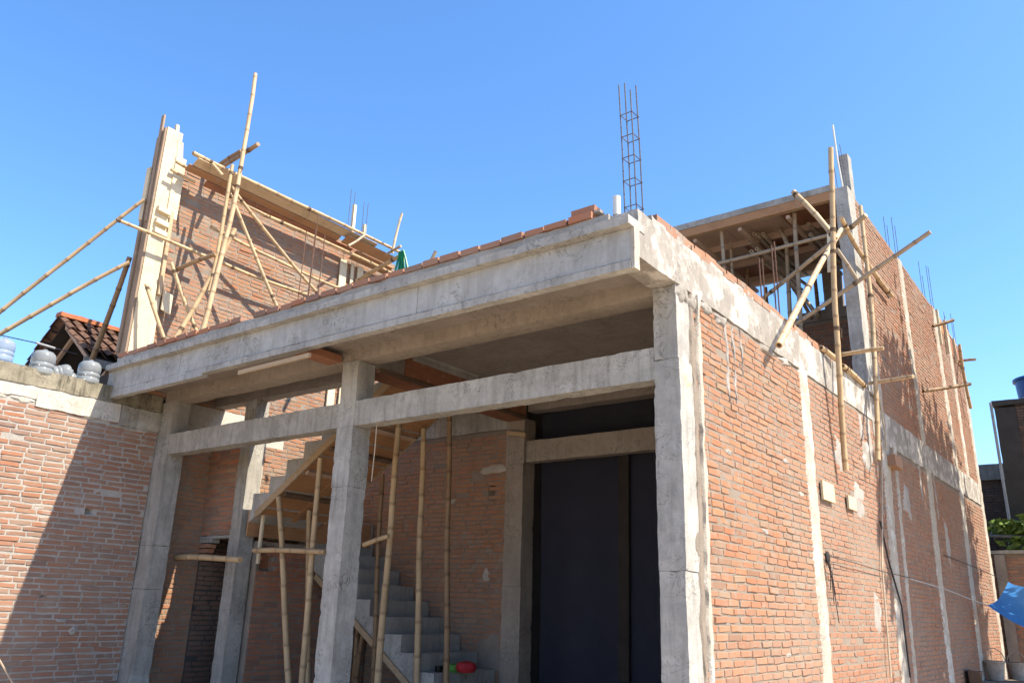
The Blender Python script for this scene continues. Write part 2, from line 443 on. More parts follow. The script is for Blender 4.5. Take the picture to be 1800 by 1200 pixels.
# ------------------------------------------------------------------ brickwork
PITCH = 0.0694
def brick_shape(rr):
    """front at y=0, body towards -y; length 0.255, height 0.055"""
    hl, hh = 0.1275, 0.0275
    j = lambda s_: rr.uniform(-s_, s_)
    t = rr.uniform(-0.04, 0.04)
    cor = [(-hl + j(.007), -hh + j(.005)), (t, -hh + j(.006)), (hl + j(.007), -hh + j(.005)), (hl + j(.007), hh + j(.005)), (t + j(.03), hh + j(.006)), (-hl + j(.007), hh + j(.005))]
    v = [(x, -0.055, z) for x, z in cor] + [(x, -0.008 + j(.002), z) for x, z in cor]
    v += [(x * (0.955 + j(.015)), j(.002), z * (0.78 + j(.08))) for x, z in cor]
    f = [(i, (i + 1) % 6, 6 + (i + 1) % 6, 6 + i) for i in range(6)] + [(6 + i, 6 + (i + 1) % 6, 12 + (i + 1) % 6, 12 + i) for i in range(6)] + [(12, 13, 16, 17), (13, 14, 15, 16)]
    return v, f
_rr = random.Random(3)
SHAPES = [brick_shape(_rr) for _ in range(14)]
_cache = {}
def brick_mesh(i, mat):
    if (i, mat.name) not in _cache:
        v, f = SHAPES[i]
        me = bpy.data.meshes.new('brick')
        me.from_pydata(v, [], f)
        at = me.attributes.new('tint', 'FLOAT', 'FACE')
        at.data.foreach_set('value', [i * 0.618 % 1.0] * len(f))
        me.materials.append(mat)
        _cache[(i, mat.name)] = me
    return _cache[(i, mat.name)]
def see(p):
    d = Vector(p) - CAM
    z = d.dot(_f)
    if z < 0.3: return None
    return 0.5 + 0.80466 * d.dot(_r) / z, 0.5 - 1.20699 * d.dot(_u) / z, z

def brick_wall(name, parent, o, u, n, L, z0, z1, mat, mortar, n_obj=100, bl=0.27, skips=(), recess=(), top=None, seed=1, res=0.04, thick=0.14, mud=0.0, pitch=PITCH, hide=None, back=True, label=None, hb=1.0):
    """mortar bed with every brick laid into it: the largest in view are objects, the rest one joined part"""
    rr = random.Random(seed)
    o = Vector((o[0], o[1], 0)); u = Vector((u[0], u[1], 0)).normalized(); n = Vector((n[0], n[1], 0)).normalized()
    P = lambda a, z, d: o + u * a + n * d + Vector((0, 0, z))
    top = top or (lambda a: z1)
    m = MB()
    na, nz = max(1, round(L / res)), max(1, round((z1 - z0) / res))
    def depth(a, z):
        for (a0, a1, b0, b1, dd) in recess:
            if a0 <= a <= a1 and b0 <= z <= b1: return -dd
        p = Vector((a * 9 + seed * 13, z * 14, seed))
        q = noise.noise(p) * 0.6 + noise.noise(p * 2.6) * 0.4
        big = noise.noise(Vector((a * 0.8 + seed * 7, z * 1.0, 3)))
        return -0.0058 + 0.0070 * q + max(0.0, big * 0.006 + mud * 0.004)
    for i in range(na + 1):
        a = L * i / na
        zt = min(z1, top(a))
        for k_ in range(nz + 1):
            z = z0 + (zt - z0) * k_ / nz
            m.v.append(tuple(P(a, z, depth(a, z))))
    W = nz + 1
    for i in range(na):
        for k_ in range(nz):
            m.f.append((i * W + k_, (i + 1) * W + k_, (i + 1) * W + k_ + 1, i * W + k_ + 1))
    rim = [i * W for i in range(na + 1)] + [na * W + k_ for k_ in range(1, W)] + [i * W + nz for i in range(na - 1, -1, -1)] + [k_ for k_ in range(nz - 1, 0, -1)]
    b = len(m.v)
    for q in rim:
        a = L * (q // W) / na; z = Vector(m.v[q]).z
        m.v.append(tuple(P(a, z, -thick)))
    for i in range(len(rim)):
        j = (i + 1) % len(rim)
        m.f.append((rim[j], rim[i], b + i, b + j))
    if back: m.f.append(tuple(b + i for i in range(len(rim))))
    wall = m.build(name, mortar, parent, True, 60)
    if label: wall['label'] = label
    laid = []
    rows = int((z1 - z0) / pitch)
    for i in range(rows):
        zc = z0 + (i + 0.5) * pitch
        a = -rr.uniform(0, bl) if i % 2 else -rr.uniform(0, bl * 0.6)
        wob = rr.uniform(-0.004, 0.004)
        while a < L:
            ln = bl * (rr.uniform(0.9, 1.06) if rr.random() > 0.05 else rr.uniform(0.5, 0.75))
            a0, a1 = max(a, 0.0), min(a + ln, L)
            a += ln
            ca, wd = (a0 + a1) / 2, a1 - a0 - rr.uniform(0.010, 0.022)
            if wd < 0.05 or zc + pitch * 0.4 > top(ca): continue
            if any(s0 - 0.02 < ca < s1 + 0.02 and t0 < zc < t1 for s0, s1, t0, t1 in skips): continue
            if any(s0 < ca < s1 and t0 < zc < t1 for s0, s1, t0, t1, _ in recess): continue
            if rr.random() < 0.008: continue
            d = 0.0002 + abs(rr.gauss(0, 0.002)) + (0.005 if rr.random() < 0.08 else 0) - (0.003 if rr.random() < 0.1 else 0)
            si = rr.randrange(len(SHAPES))
            flip = rr.random() < 0.5
            U = u * (-1 if flip else 1)
            if flip: rot = Matrix(((-u.x, n.x, 0), (-u.y, n.y, 0), (0, 0, -1)))
            else: rot = Matrix(((u.x, n.x, 0), (u.y, n.y, 0), (0, 0, 1)))
            tilt = Matrix.Rotation(rr.gauss(0, 0.018), 3, n)
            sc = Matrix(((wd / 0.255, 0, 0), (0, 1, 0), (0, 0, rr.uniform(0.93, 1.06) * hb * pitch / PITCH)))
            pos = P(ca, zc + wob + 0.006 * noise.noise(Vector((ca * 1.3, zc * 0.7, seed))) + rr.gauss(0, 0.0015), d)
            m4 = Matrix.Translation(pos) @ (tilt @ rot @ sc).to_4x4()
            sv = see(pos)
            area = -1.0
            if sv and -0.01 < sv[0] < 1.01 and -0.01 < sv[1] < 1.01:
                vd = (CAM - pos).normalized()
                area = max(0.0, vd.dot(n)) / (sv[2] ** 2)
                if hide and hide(pos, sv): area *= 0.01
            laid.append((area, si, m4, rr.random()))
    laid.sort(key=lambda t: -t[0])
    for area, si, m4, _ in laid[:n_obj]:
        if area <= 0: break
        ob = bpy.data.objects.new('brick', brick_mesh(si, mat))
        ob.matrix_basis = m4
        ob.parent = wall
        col.objects.link(ob)
    rest = MB()
    for area, si, m4, tn in laid[n_obj:]:
        v, f = SHAPES[si]
        bb = len(rest.v)
        rest.v += [tuple(m4 @ Vector(q)) for q in v]
        rest.f += [tuple(bb + i for i in g) for g in f]
        rest.tint += [tn] * len(f)
    if rest.v:
        r_ = rest.build('brickwork', mat, wall)
        r_['kind'] = 'stuff'
    return wall

# ------------------------------------------------------------------ ground
g = MB()
N_ = 40
for i in range(N_ + 1):
    for j in range(N_ + 1):
        x, y = (i / N_ - 0.5) * 2, (j / N_ - 0.5) * 2
        g.v.append((math.copysign(abs(x) ** 3, x) * 1200, math.copysign(abs(y) ** 3, y) * 1200, 0.0))
for i in range(N_):
    for j in range(N_):
        a = i * (N_ + 1) + j
        g.f.append((a, a + N_ + 1, a + N_ + 2, a + 1))
tag(g.build('ground', M_GROUND), kind='structure')

# ------------------------------------------------------------------ the unfinished building
XL = -8.27                 # face of the left side wall
B = thing('unfinished_building', 'large unfinished brick and concrete building without plaster, windows or doors', 'building', (-4.1, 7.5, 0))

def rough(name, mat, x0, x1, y0, y1, z0, z1, res=0.12, amp=0.004, label=None, parent=B, chip=0.006):
    o = MB().rough(x0, x1, y0, y1, z0, z1, res, amp, 5.0, chip).build(name, mat, parent, True, 40)
    if label: o['label'] = label
    return o
def column(mat, x0, x1, y0, y1, top_, joints, amp, label):
    """cast in lifts: each lift a few millimetres off the one below, a dark ragged joint between"""
    m = MB()
    zz = [0.0] + list(joints) + [top_]
    rj = random.Random(label)
    for a, b in zip(zz[:-1], zz[1:]):
        e = [rj.uniform(-0.006, 0.006) for _ in range(4)]
        m.rough(x0 + e[0], x1 + e[1], y0 + e[2], y1 + e[3], a + 0.003, b, 0.045, amp, 6.0, 0.007)
    o = m.build('concrete_column', mat, B, True, 40)
    o['label'] = label
    return o
# columns of the front
column(M_CONC_LIGHT, -0.24, 0.0, 0.0, 0.27, 4.40, (1.93, 3.72), 0.006, 'front corner column, its side face in full sun')
column(M_CONC_LIGHT, -4.37, -4.10, 0.0, 0.27, 4.34, (2.86, 3.55), 0.005, 'middle column standing in front of the stair')
column(M_CONC, -8.36, -7.99, 0.0, 0.27, 4.34, (1.72, 2.3), 0.006, 'column against the left side wall')
# lintel across the front, butted between the columns
rough('lintel_beam', M_CONC_LIGHT, -4.10, -0.24, 0.008, 0.20, 3.555, 3.85, 0.07, 0.006, 'long lintel over the right hand bay')
rough('lintel_beam', M_CONC, -7.99, -4.37, 0.008, 0.20, 3.555, 3.85, 0.07, 0.006, 'lintel over the stair bay')
# collars where a lintel meets a column
# front beam under the slab
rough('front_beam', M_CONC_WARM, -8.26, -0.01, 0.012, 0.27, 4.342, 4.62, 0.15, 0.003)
# slab: right bay with its rear part, the strip over the stair bay, the part behind the stair
sl_ = MB()
sl_.rough(-4.37, -0.03, -0.70, 3.35, 4.62, 4.82, 0.3, 0.002)
sl_.rough(-8.26, -4.372, -0.70, 1.03, 4.622, 4.82, 0.3, 0.002)
sl_.rough(-8.26, -0.03, 3.352, 15.6, 4.622, 4.82, 0.5, 0.002)
sl_.rough(-6.0, -4.373, 2.08, 3.349, 4.623, 4.82, 0.3, 0.002)
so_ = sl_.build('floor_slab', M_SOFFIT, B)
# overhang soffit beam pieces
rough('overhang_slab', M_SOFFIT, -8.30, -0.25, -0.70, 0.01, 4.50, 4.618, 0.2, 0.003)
# fascia and its lip
for i, (a, b, e) in enumerate(((-8.44, -6.62, 0.004), (-6.617, -4.63, 0.0), (-4.627, -2.42, 0.005), (-2.417, -0.012, 0.001))):
    rough('fascia', M_FASCIA, a, b, -0.79 - e, -0.705, 4.354, 4.636, 0.07, 0.004, 'grey concrete fascia along the slab edge', chip=0.002)
rough('fascia_foot', M_CONC_LIGHT, -6.05, -0.012, -0.806, -0.707, 4.275, 4.345, 0.08, 0.003, 'pale strip under the fascia', chip=0.002)
rough('fascia_foot', M_FASCIA, -8.44, -6.06, -0.796, -0.707, 4.245, 4.3505, 0.06, 0.006, 'stained strip under the fascia', chip=0.002)
rough('fascia_lip', M_CONC_LIGHT, -8.38, 0.02, -0.885, -0.60, 4.638, 4.716, 0.10, 0.006, 'pale ledge along the top of the fascia')
rough('fascia_end', M_STRIP, -0.010, 0.022, -0.795, -0.70, 4.275, 4.636, 0.06, 0.004, 'sunlit end of the fascia')
# side beam along the right wall
sb_ = MB()
sb_.rough(-0.25, 0.012, -0.698, 6.36, 4.405, 4.845, 0.06, 0.009, 4.0)
sb_.build('side_beam', M_BAND, B, True, 40)['label'] = 'patchy white rendered beam along the top of the ground floor wall'
sb_ = MB()
sb_.rough(-0.25, 0.012, 6.37, 15.75, 4.16, 4.66, 0.09, 0.009, 4.0)
sb_.build('side_beam', M_BAND, B, True, 40)['label'] = 'grey rendered beam between the floors of the side wall'
# beams inside
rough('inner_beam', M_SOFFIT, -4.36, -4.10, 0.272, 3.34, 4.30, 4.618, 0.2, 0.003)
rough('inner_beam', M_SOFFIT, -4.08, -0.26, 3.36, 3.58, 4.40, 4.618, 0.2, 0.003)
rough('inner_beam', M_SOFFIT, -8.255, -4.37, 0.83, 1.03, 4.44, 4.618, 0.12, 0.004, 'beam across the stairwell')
# frame of the tall opening behind the right bay
column(M_CONC_WARM, -4.42, -4.10, 3.30, 3.58, 4.295, (1.9, 3.62), 0.005, 'column beside the dark tall opening')
rough('lintel_beam', M_CONC_WARM, -4.10, -0.26, 3.36, 3.52, 3.645, 3.955, 0.08, 0.006, 'lintel over the dark tall opening')
rough('concrete_column', M_CONC, -0.26, -0.14, 3.36, 3.6, 0.0, 4.40, 0.15, 0.004)
rough('concrete_column', M_CONC, -2.62, -2.30, 5.6, 5.9, 0.0, 4.62, 0.3, 0.004, 'column standing in the dark room')
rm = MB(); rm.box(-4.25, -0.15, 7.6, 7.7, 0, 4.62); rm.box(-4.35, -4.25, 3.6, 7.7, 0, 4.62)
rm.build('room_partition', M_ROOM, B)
# column and wall of the small room under the stair landing
rough('concrete_column', M_CONC, -7.44, -7.20, 0.83, 1.07, 0.0, 4.44, 0.08, 0.006, 'column at the corner of the small room under the landing')
dw = brick_wall('brick_wall', B, (XL + 0.005, 0.90), (1, 0), (0, -1), 0.825, 2.50, 3.82, M_BRICK_OLD, M_MORTAR, 45, seed=21, label='wall over the low doorway')
for i, (dx, z) in enumerate(((0.17, 2.43), (0.10, 2.36), (0.06, 2.29), (0.03, 2.22))):   # corbelled bricks at the head of the doorway
    q = MB().rough(XL + 0.01, XL + 0.16 + dx, 0.90, 1.02, z - 0.03, z + 0.026, 0.05, 0.004)
    q.build('brick', M_BRICK_OLD if i else M_CONC, dw, True)
rough('door_head', M_CONC, XL + 0.02, -7.445, 0.885, 1.03, 2.455, 2.497, 0.1, 0.003)
brick_wall('brick_wall', B, (XL + 0.03, 0.93), (0, 1), (1, 0), 1.9, 0.0, 2.45, M_BRICK_SHADE, M_MORTAR_DARK, 60, seed=24, res=0.06, thick=0.05, label='added lining wall in shade-dark brick inside the small room')  # added lining, its dark brick and mortar stand in for the room's shade
lw = brick_wall('brick_wall', B, (-7.10, 1.10), (0, 1), (1, 0), 2.2, 0.0, 2.42, M_BRICK_OLD, M_MORTAR, 110, seed=23, res=0.05,
                recess=((0.09, 0.30, 2.02, 2.34, 0.12),), label='dark side wall under the stair landing')
MB().box(-7.205, -7.19, 1.2, 1.4, 2.0, 2.36).build('vent_opening', M_PLY_RED, B)
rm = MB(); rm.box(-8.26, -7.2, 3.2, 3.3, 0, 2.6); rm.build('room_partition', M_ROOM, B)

# brick wall behind the stair
def hid_stair(p, sv):
    return p.z < 2.6 - (p.x + 7.4) * 0.67 or p.x < -6.6
sw = brick_wall('brick_wall', B, (-8.2, 3.33), (1, 0), (0, -1), 3.80, 0.0, 4.16, M_BRICK, M_MORTAR_DUST, 300, seed=31, res=0.045, mud=0.0, hide=hid_stair, recess=((3.46, 3.56, 3.16, 3.36, 0.10),),
                label='brick wall behind the stair')
rough('wall_band', M_CONC, -8.2, -4.40, 3.31, 3.45, 4.165, 4.62, 0.08, 0.008, 'grey cement band over the brick wall')
def splat(name, o_, u_, n_, cu, cz, ru, rz, mat, parent, seed, h=0.014):
    """a ragged patch of cement on a wall"""
    m = MB()
    o_ = Vector((o_[0], o_[1], 0)); u_ = Vector((u_[0], u_[1], 0)); n_ = Vector((n_[0], n_[1], 0))
    K, Q = 28, 4
    for q in range(Q + 1):
        for i in range(K):
            a = 2 * math.pi * i / K
            k_ = 1 + 0.55 * noise.noise(Vector((math.cos(a) * 1.6, math.sin(a) * 1.6, seed * 3.7))) + 0.25 * noise.noise(Vector((math.cos(a) * 5, math.sin(a) * 5, seed)))
            t = q / Q
            hh = (h * (1 - t ** 3) + 0.005 * noise.noise(Vector((t * 3 + i, a * 2, seed)))) if q < Q else -0.012
            p = o_ + u_ * (cu + ru * t * k_ * math.cos(a)) + Vector((0, 0, cz + rz * t * k_ * math.sin(a))) + n_ * hh
            m.v.append(tuple(p))
    for q in range(Q):
        for i in range(K):
            j = (i + 1) % K
            m.f.append((q * K + i, (q + 1) * K + i, (q + 1) * K + j, q * K + j))
    return m.build(name, mat, parent, True, 70)
W_ST = ((-8.2, 3.33), (1, 0), (0, -1))
splat('cement_patch', *W_ST, 3.50, 3.58, 0.30, 0.085, M_STRIP, B, 1, 0.02)
splat('cement_patch', *W_ST, 3.22, 3.50, 0.14, 0.10, M_MORTAR, B, 2)
splat('cement_patch', *W_ST, 2.75, 3.15, 0.06, 0.05, M_STRIP, B, 3)
splat('cement_patch', *W_ST, 2.60, 3.55, 0.07, 0.05, M_MORTAR, B, 4)
splat('cement_patch', *W_ST, 3.45, 2.05, 0.08, 0.09, M_STRIP, B, 5, 0.008)
splat('cement_patch', *W_ST, 3.52, 0.95, 0.30, 0.30, M_MORTAR, B, 6, 0.010)

# ------------------------------------------------------------------ right hand side wall
def hid_r(p, sv): return p.y > 8.0
rw = brick_wall('brick_wall', B, (0.0, 0.30), (0, 1), (1, 0), 3.05, 0.0, 4.40, M_BRICK, M_MORTAR, 300, seed=41, res=0.035, thick=0.15, mud=0.3,
                label='sunlit orange side wall of the ground floor, nearest the corner')
rw1 = brick_wall('brick_wall', B, (0.0, 3.352), (0, 1), (1, 0), 3.20, 0.0, 4.40, M_BRICK_PALE, M_MORTAR, 180, seed=44, res=0.04, thick=0.15, mud=0.6,
                 label='dustier middle stretch of the sunlit side wall')
rw2 = brick_wall('brick_wall', B, (0.0, 6.56), (0, 1), (1, 0), 9.0, 0.0, 4.15, M_BRICK_PALE, M_MORTAR_DUST, 60, seed=42, res=0.07, thick=0.15,
                 label='far part of the side wall under the tree shade')
def top_u(a): return 8.27 - 0.02 * a if a < 5.9 else (8.02 if a < 7.3 else 7.55)
rw3 = brick_wall('brick_wall', B, (-0.002, 6.80), (0, 1), (1, 0), 8.8, 4.662, 8.27, M_BRICK_PALE, M_MORTAR_DUST, 120, seed=43, res=0.07, thick=0.15, top=top_u,
                 label='upper floor side wall')
def strip(name, pts, wd, proud=0.02, mat=M_STRIP, amp=0.016, nrm=0.0):
    """a rough cement strip on the side wall, following (y, z) points"""
    m = MB()
    rr = random.Random(len(pts) * 7 + int(wd * 1000) + int(pts[0][0] * 10))
    seg = []
    for (y0, z0), (y1, z1) in zip(pts[:-1], pts[1:]):
        k_ = max(2, int(abs(z1 - z0) / 0.06))
        seg += [(y0 + (y1 - y0) * i / k_, z0 + (z1 - z0) * i / k_) for i in range(k_)]
    seg.append(pts[-1])
    W = 7
    for y, z in seg:
        e0, e1 = -wd / 2 + noise.noise(Vector((y, z * 6, 1))) * amp * 2.2, wd / 2 + noise.noise(Vector((y, z * 6, 9))) * amp * 2.2
        for j in range(W):
            t = j / (W - 1)
            h = proud * (0.25 if j in (0, W - 1) else 1.0) + noise.noise(Vector((y * 9 + t * 6, z * 9, 4))) * amp * 0.7
            if j in (0, W - 1): h = -0.015
            m.v.append((nrm + h, y + e0 + (e1 - e0) * t, z))
    for i in range(len(seg) - 1):
        for j in range(W - 1):
            a = i * W + j
            m.f.append((a, a + 1, a + W + 1, a + W))
    o = m.build(name, mat, B, True, 70)
    return o
strip('corner_mortar', [(0.405, 4.42), (0.39, 3.2), (0.375, 2.0), (0.36, 0.0)], 0.085, 0.028)
strip('corner_mortar', [(0.30, 4.42), (0.30, 3.2), (0.29, 2.0), (0.285, 0.0)], 0.10, 0.008, M_MORTAR)
strip('wall_pilaster', [(3.36, 4.43), (3.34, 3.0), (3.36, 1.6), (3.30, 0.0)], 0.34)
strip('wall_pilaster', [(7.02, 4.2), (6.82, 3.0), (6.66, 0.8), (6.6, 0.0)], 0.46)
strip('wall_pilaster', [(7.62, 4.2), (7.45, 3.0), (7.3, 1.5), (7.2, 0.0)], 0.17, 0.015)
strip('wall_pilaster', [(9.98, 4.2), (9.8, 2.5), (9.7, 0.0)], 0.42)
strip('wall_pilaster', [(13.05, 4.2), (12.8, 2.5), (12.6, 0.0)], 0.42)
strip('wall_pilaster', [(15.6, 8.0), (15.62, 4.4), (15.45, 0.0)], 0.30)
strip('wall_pilaster', [(7.06, 8.1), (7.05, 6.8), (7.02, 4.6)], 0.16, 0.02)
strip('wall_pilaster', [(9.78, 8.2), (9.8, 6.5), (9.9, 4.62)], 0.32)
strip('wall_pilaster', [(12.74, 8.1), (12.8, 6.5), (12.9, 4.62)], 0.34)
strip('wall_pilaster', [(14.15, 7.9), (14.15, 6.5), (14.2, 4.62)], 0.26)
# drips of cement below the band, chips at the corner
for y, z, l_, w_ in ((1.05, 4.40, 0.85, 0.07), (1.22, 4.35, 0.78, 0.05), (1.42, 4.40, 0.5, 0.045), (6.1, 4.38, 0.6, 0.3), (5.7, 4.35, 0.35, 0.18), (9.2, 4.15, 0.6, 0.08), (10.35, 4.15, 0.8, 0.06)):
    strip('cement_drip', [(y, z), (y + 0.02, z - l_ * 0.5), (y + 0.01, z - l_)], w_ * 0.8, 0.009, M_MORTAR_LIGHT, 0.02)
W_R = ((0.0, 0.0), (0, 1), (1, 0))
for i, (y, z, ry, rz, mt) in enumerate(((0.12, 4.36, 0.10, 0.13, M_BAND), (0.33, 4.33, 0.10, 0.10, M_BAND), (0.62, 4.36, 0.16, 0.06, M_BAND), (0.95, 4.34, 0.2, 0.05, M_BAND), (2.2, 4.36, 0.25, 0.05, M_BAND), (2.75, 4.37, 0.2, 0.05, M_BAND),
        (0.16, 3.62, 0.09, 0.16, M_WOOD), (0.98, 3.05, 0.10, 0.03, M_MORTAR_LIGHT), (2.5, 3.2, 0.09, 0.03, M_MORTAR_LIGHT), (2.95, 2.9, 0.10, 0.03, M_STRIP), (4.6, 3.6, 0.3, 0.22, M_MORTAR_LIGHT), (5.3, 3.1, 0.25, 0.3, M_MORTAR_LIGHT),
        (5.9, 3.8, 0.25, 0.22, M_BAND), (0.24, 2.15, 0.05, 0.12, M_MORTAR), (5.6, 1.7, 0.2, 0.25, M_MORTAR_LIGHT), (8.0, 3.4, 0.3, 0.35, M_MORTAR_LIGHT), (10.9, 3.0, 0.2, 0.5, M_MORTAR_LIGHT), (1.8, 2.4, 0.1, 0.028, M_MORTAR_LIGHT), (2.2, 1.25, 0.09, 0.026, M_MORTAR_LIGHT))):
    splat('cement_patch', *W_R, y, z, ry, rz, mt, B, 20 + i, 0.022 if mt in (M_BAND, M_WOOD) else 0.008)
# right hand column of the upper floor, its stub and slab
rough('concrete_column', M_CONC_LIGHT, -0.20, 0.006, 6.40, 6.78, 4.85, 8.29, 0.08, 0.007, 'upper floor corner column')
rough('column_stub', M_CONC_LIGHT, -0.17, -0.02, 6.75, 6.97, 8.275, 9.06, 0.06, 0.004, 'bare column stub rising over the roof slab')
rough('roof_slab', M_CONC, -4.3, -0.205, 6.40, 9.8, 8.275, 8.385, 0.2, 0.004)
rough('roof_slab', M_CONC, -4.3, -0.16, 9.81, 15.5, 7.3, 7.42, 0.5, 0.004)
# back wall of the upper room with its openings
bw = brick_wall('brick_wall', B, (-1.85, 9.60), (1, 0), (0, -1), 1.70, 4.85, 7.20, M_BRICK_OLD, M_MORTAR, 120, seed=51, res=0.06, label='brick wall at the back of the upper room')
rough('lintel_beam', M_SOFFIT, -1.95, -0.16, 9.58, 9.75, 7.205, 7.42, 0.1, 0.004, 'dark beam at the back of the upper room')
rough('concrete_column', M_SOFFIT, -1.42, -1.08, 9.60, 9.80, 7.42, 8.23, 0.1, 0.004, 'short dark column at the back of the upper room')
rough('concrete_column', M_SOFFIT, -0.30, -0.16, 9.60, 9.80, 7.42, 8.23, 0.1, 0.004)
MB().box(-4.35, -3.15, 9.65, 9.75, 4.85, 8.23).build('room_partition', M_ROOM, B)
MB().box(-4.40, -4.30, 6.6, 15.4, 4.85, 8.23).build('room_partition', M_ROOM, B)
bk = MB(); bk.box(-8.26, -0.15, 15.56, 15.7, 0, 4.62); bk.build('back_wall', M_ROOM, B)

# ------------------------------------------------------------------ left side wall: stairwell part and tall upper part
lw1 = brick_wall('brick_wall', B, (XL, 0.29), (0, 1), (1, 0), 3.1, 0.0, 4.42, M_BRICK, M_MORTAR, 200, seed=61, res=0.05, mud=0.0,
                 hide=lambda p, sv: p.y > 2.6 or (p.y > 1.0 and p.z < 3.0), label='side wall of the stairwell')
rough('wall_band', M_PLASTER_WHITE, XL - 0.1, XL + 0.006, 0.3, 2.2, 4.0, 4.42, 0.1, 0.006, 'white plaster patch on the stairwell wall')
rough('concrete_column', M_STRIP, XL - 0.08, XL + 0.03, 1.58, 1.84, 0.0, 4.42, 0.1, 0.006, 'pale pilaster on the stairwell wall')
lw2 = brick_wall('brick_wall', B, (XL, -0.40), (0, 1), (1, 0), 6.2, 4.425, 8.14, M_BRICK, M_MORTAR, 300, seed=62, res=0.05, mud=0.35,
                 label='tall sunlit upper wall on the left side')

# parapet bricks on the fascia and along the right hand wall
pb = rough('parapet_bed', M_MORTAR_LIGHT, -8.40, -0.26, -0.735, -0.56, 4.718, 4.858, 0.04, 0.018)
rr = random.Random(5)
x = -8.36
while x < -0.40:
    ln = rr.uniform(0.22, 0.27)
    if not (-5.55 < x < -5.35):
        q = MB().rough(x, x + ln - 0.024, -0.75 + rr.uniform(-.016, .012), -0.60, 4.856 + rr.uniform(-.004, .004), 4.915 + rr.uniform(-.004, .006), 0.06, 0.004)
        q.build('brick', M_BRICK_OLD, pb, True)
    x += ln
for x0 in (-0.64,):
    MB().rough(x0, x0 + 0.24, -0.73, -0.585, 4.932, 4.990, 0.06, 0.006).build('brick', M_BRICK_OLD, pb, True)
MB().rough(-0.62, -0.35, -0.72, -0.59, 4.915, 4.935, 0.05, 0.008).build('mortar_bed', M_MORTAR_LIGHT, pb, True)
pr = rough('parapet_bed', M_MORTAR_LIGHT, -0.14, -0.008, -0.42, 6.36, 4.846, 4.905, 0.05, 0.014)
y = -0.40
while y < 6.2:
    ln = rr.uniform(0.21, 0.28)
    if rr.random() < 0.8:
        q = MB().rough(-0.13, -0.004 + rr.uniform(-.014, .010), y, y + ln - 0.012, 4.862, 4.915 + rr.uniform(-.006, .006), 0.05, 0.008)
        q.build('brick', M_BRICK, pr, True)
    if y < 5.6:
        q = MB().rough(-0.14, -0.012 + rr.uniform(-.012, .010), y + 0.1, y + 0.09 + ln, 4.908 + rr.uniform(-.004, .004), 4.965 + rr.uniform(-.005, .005), 0.05, 0.006)
        q.build('brick', M_BRICK, pr, True)
    y += ln

# ------------------------------------------------------------------ concrete stair
st = thing('concrete_stair', 'rough concrete stair in two flights under construction behind the middle column', 'stair', (-6, 2, 0))
for k_ in range(8):     # lower flight climbs to the left
    x0 = -5.15 - 0.325 * k_
    zt = 1.236 + 0.2175 * k_
    MB().rough(x0 - 0.325 - (1.0 if k_ == 7 else 0), x0, 2.10, 3.30, zt - 0.2175, zt, 0.1, 0.006).build('step', M_STEP, st, True)
for k_ in (-1, -2, -3, -4, -5):
    x0 = -5.15 - 0.325 * k_
    zt = 1.236 + 0.2175 * k_
    MB().rough(x0 - 0.325, x0, 2.10 - (0.0 if k_ > -2 else 0.04), 3.30, max(0.0, zt - 0.2175), zt, 0.1, 0.006).build('step', M_STEP, st, True)
# waist of the lower flight: the sloping slab that carries the steps
m = MB(); z_of = lambda x: 1.02 - 0.669 * (x + 5.15)
m.quad_box([(-7.5, 2.105, z_of(-7.5) - 0.24), (-3.72, 2.105, z_of(-3.72) - 0.24), (-3.72, 3.295, z_of(-3.72) - 0.24), (-7.5, 3.295, z_of(-7.5) - 0.24),
            (-7.5, 2.105, z_of(-7.5) + 0.005), (-3.72, 2.105, z_of(-3.72) + 0.005), (-3.72, 3.295, z_of(-3.72) + 0.005), (-7.5, 3.295, z_of(-7.5) + 0.005)])
m.build('waist_slab', M_CONC, st)
for k_ in range(10):    # upper flight climbs to the right
    x0 = -7.03 + 0.338 * k_
    zt = 2.835 + 0.2145 * (k_ + 1)
    if zt > 4.84: break
    MB().rough(x0, x0 + 0.338, 0.86, 2.06, zt - 0.2145, zt, 0.1, 0.006).build('step', M_STEP, st, True)
m = MB(); z2 = lambda x: 2.80 + 0.633 * (x + 6.84)
m.quad_box([(-7.1, 0.862, z2(-7.1)), (-3.9, 0.862, z2(-3.9)), (-3.9, 2.058, z2(-3.9)), (-7.1, 2.058, z2(-7.1)),
            (-7.1, 0.862, z2(-7.1) + 0.16), (-3.9, 0.862, z2(-3.9) + 0.16), (-3.9, 2.058, z2(-3.9) + 0.16), (-7.1, 2.058, z2(-7.1) + 0.16)])
m.build('waist_slab', M_STEP, st)
MB().rough(-8.25, -7.105, 1.08, 3.28, 2.62, 2.85, 0.12, 0.005).build('landing', M_STEP, st, True)
# formwork under the stair
sf = thing('stair_formwork', 'brown plywood and timber formwork hanging under the upper stair flight', 'formwork', (-5.5, 1.4, 2.5))
for i in range(6):
    x0 = -6.84 + i * 0.44
    x1 = x0 + 0.43
    m = MB(); m.quad_box([(x0, 0.87, z2(x0) - 0.042), (x1, 0.87, z2(x1) - 0.042), (x1, 2.05, z2(x1) - 0.042), (x0, 2.05, z2(x0) - 0.042),
                          (x0, 0.87, z2(x0) - 0.022), (x1, 0.87, z2(x1) - 0.022), (x1, 2.05, z2(x1) - 0.022), (x0, 2.05, z2(x0) - 0.022)])
    m.build('plywood_panel', M_PLY, sf)
    if i: MB().bar((x0, 0.9, z2(x0) - 0.072), (x0, 2.03, z2(x0) - 0.072), (0.06, 0, 0.038), (-0.02, 0, 0.034)).build('joist', M_WOOD_DARK if i % 2 else M_PLY_GREY, sf)
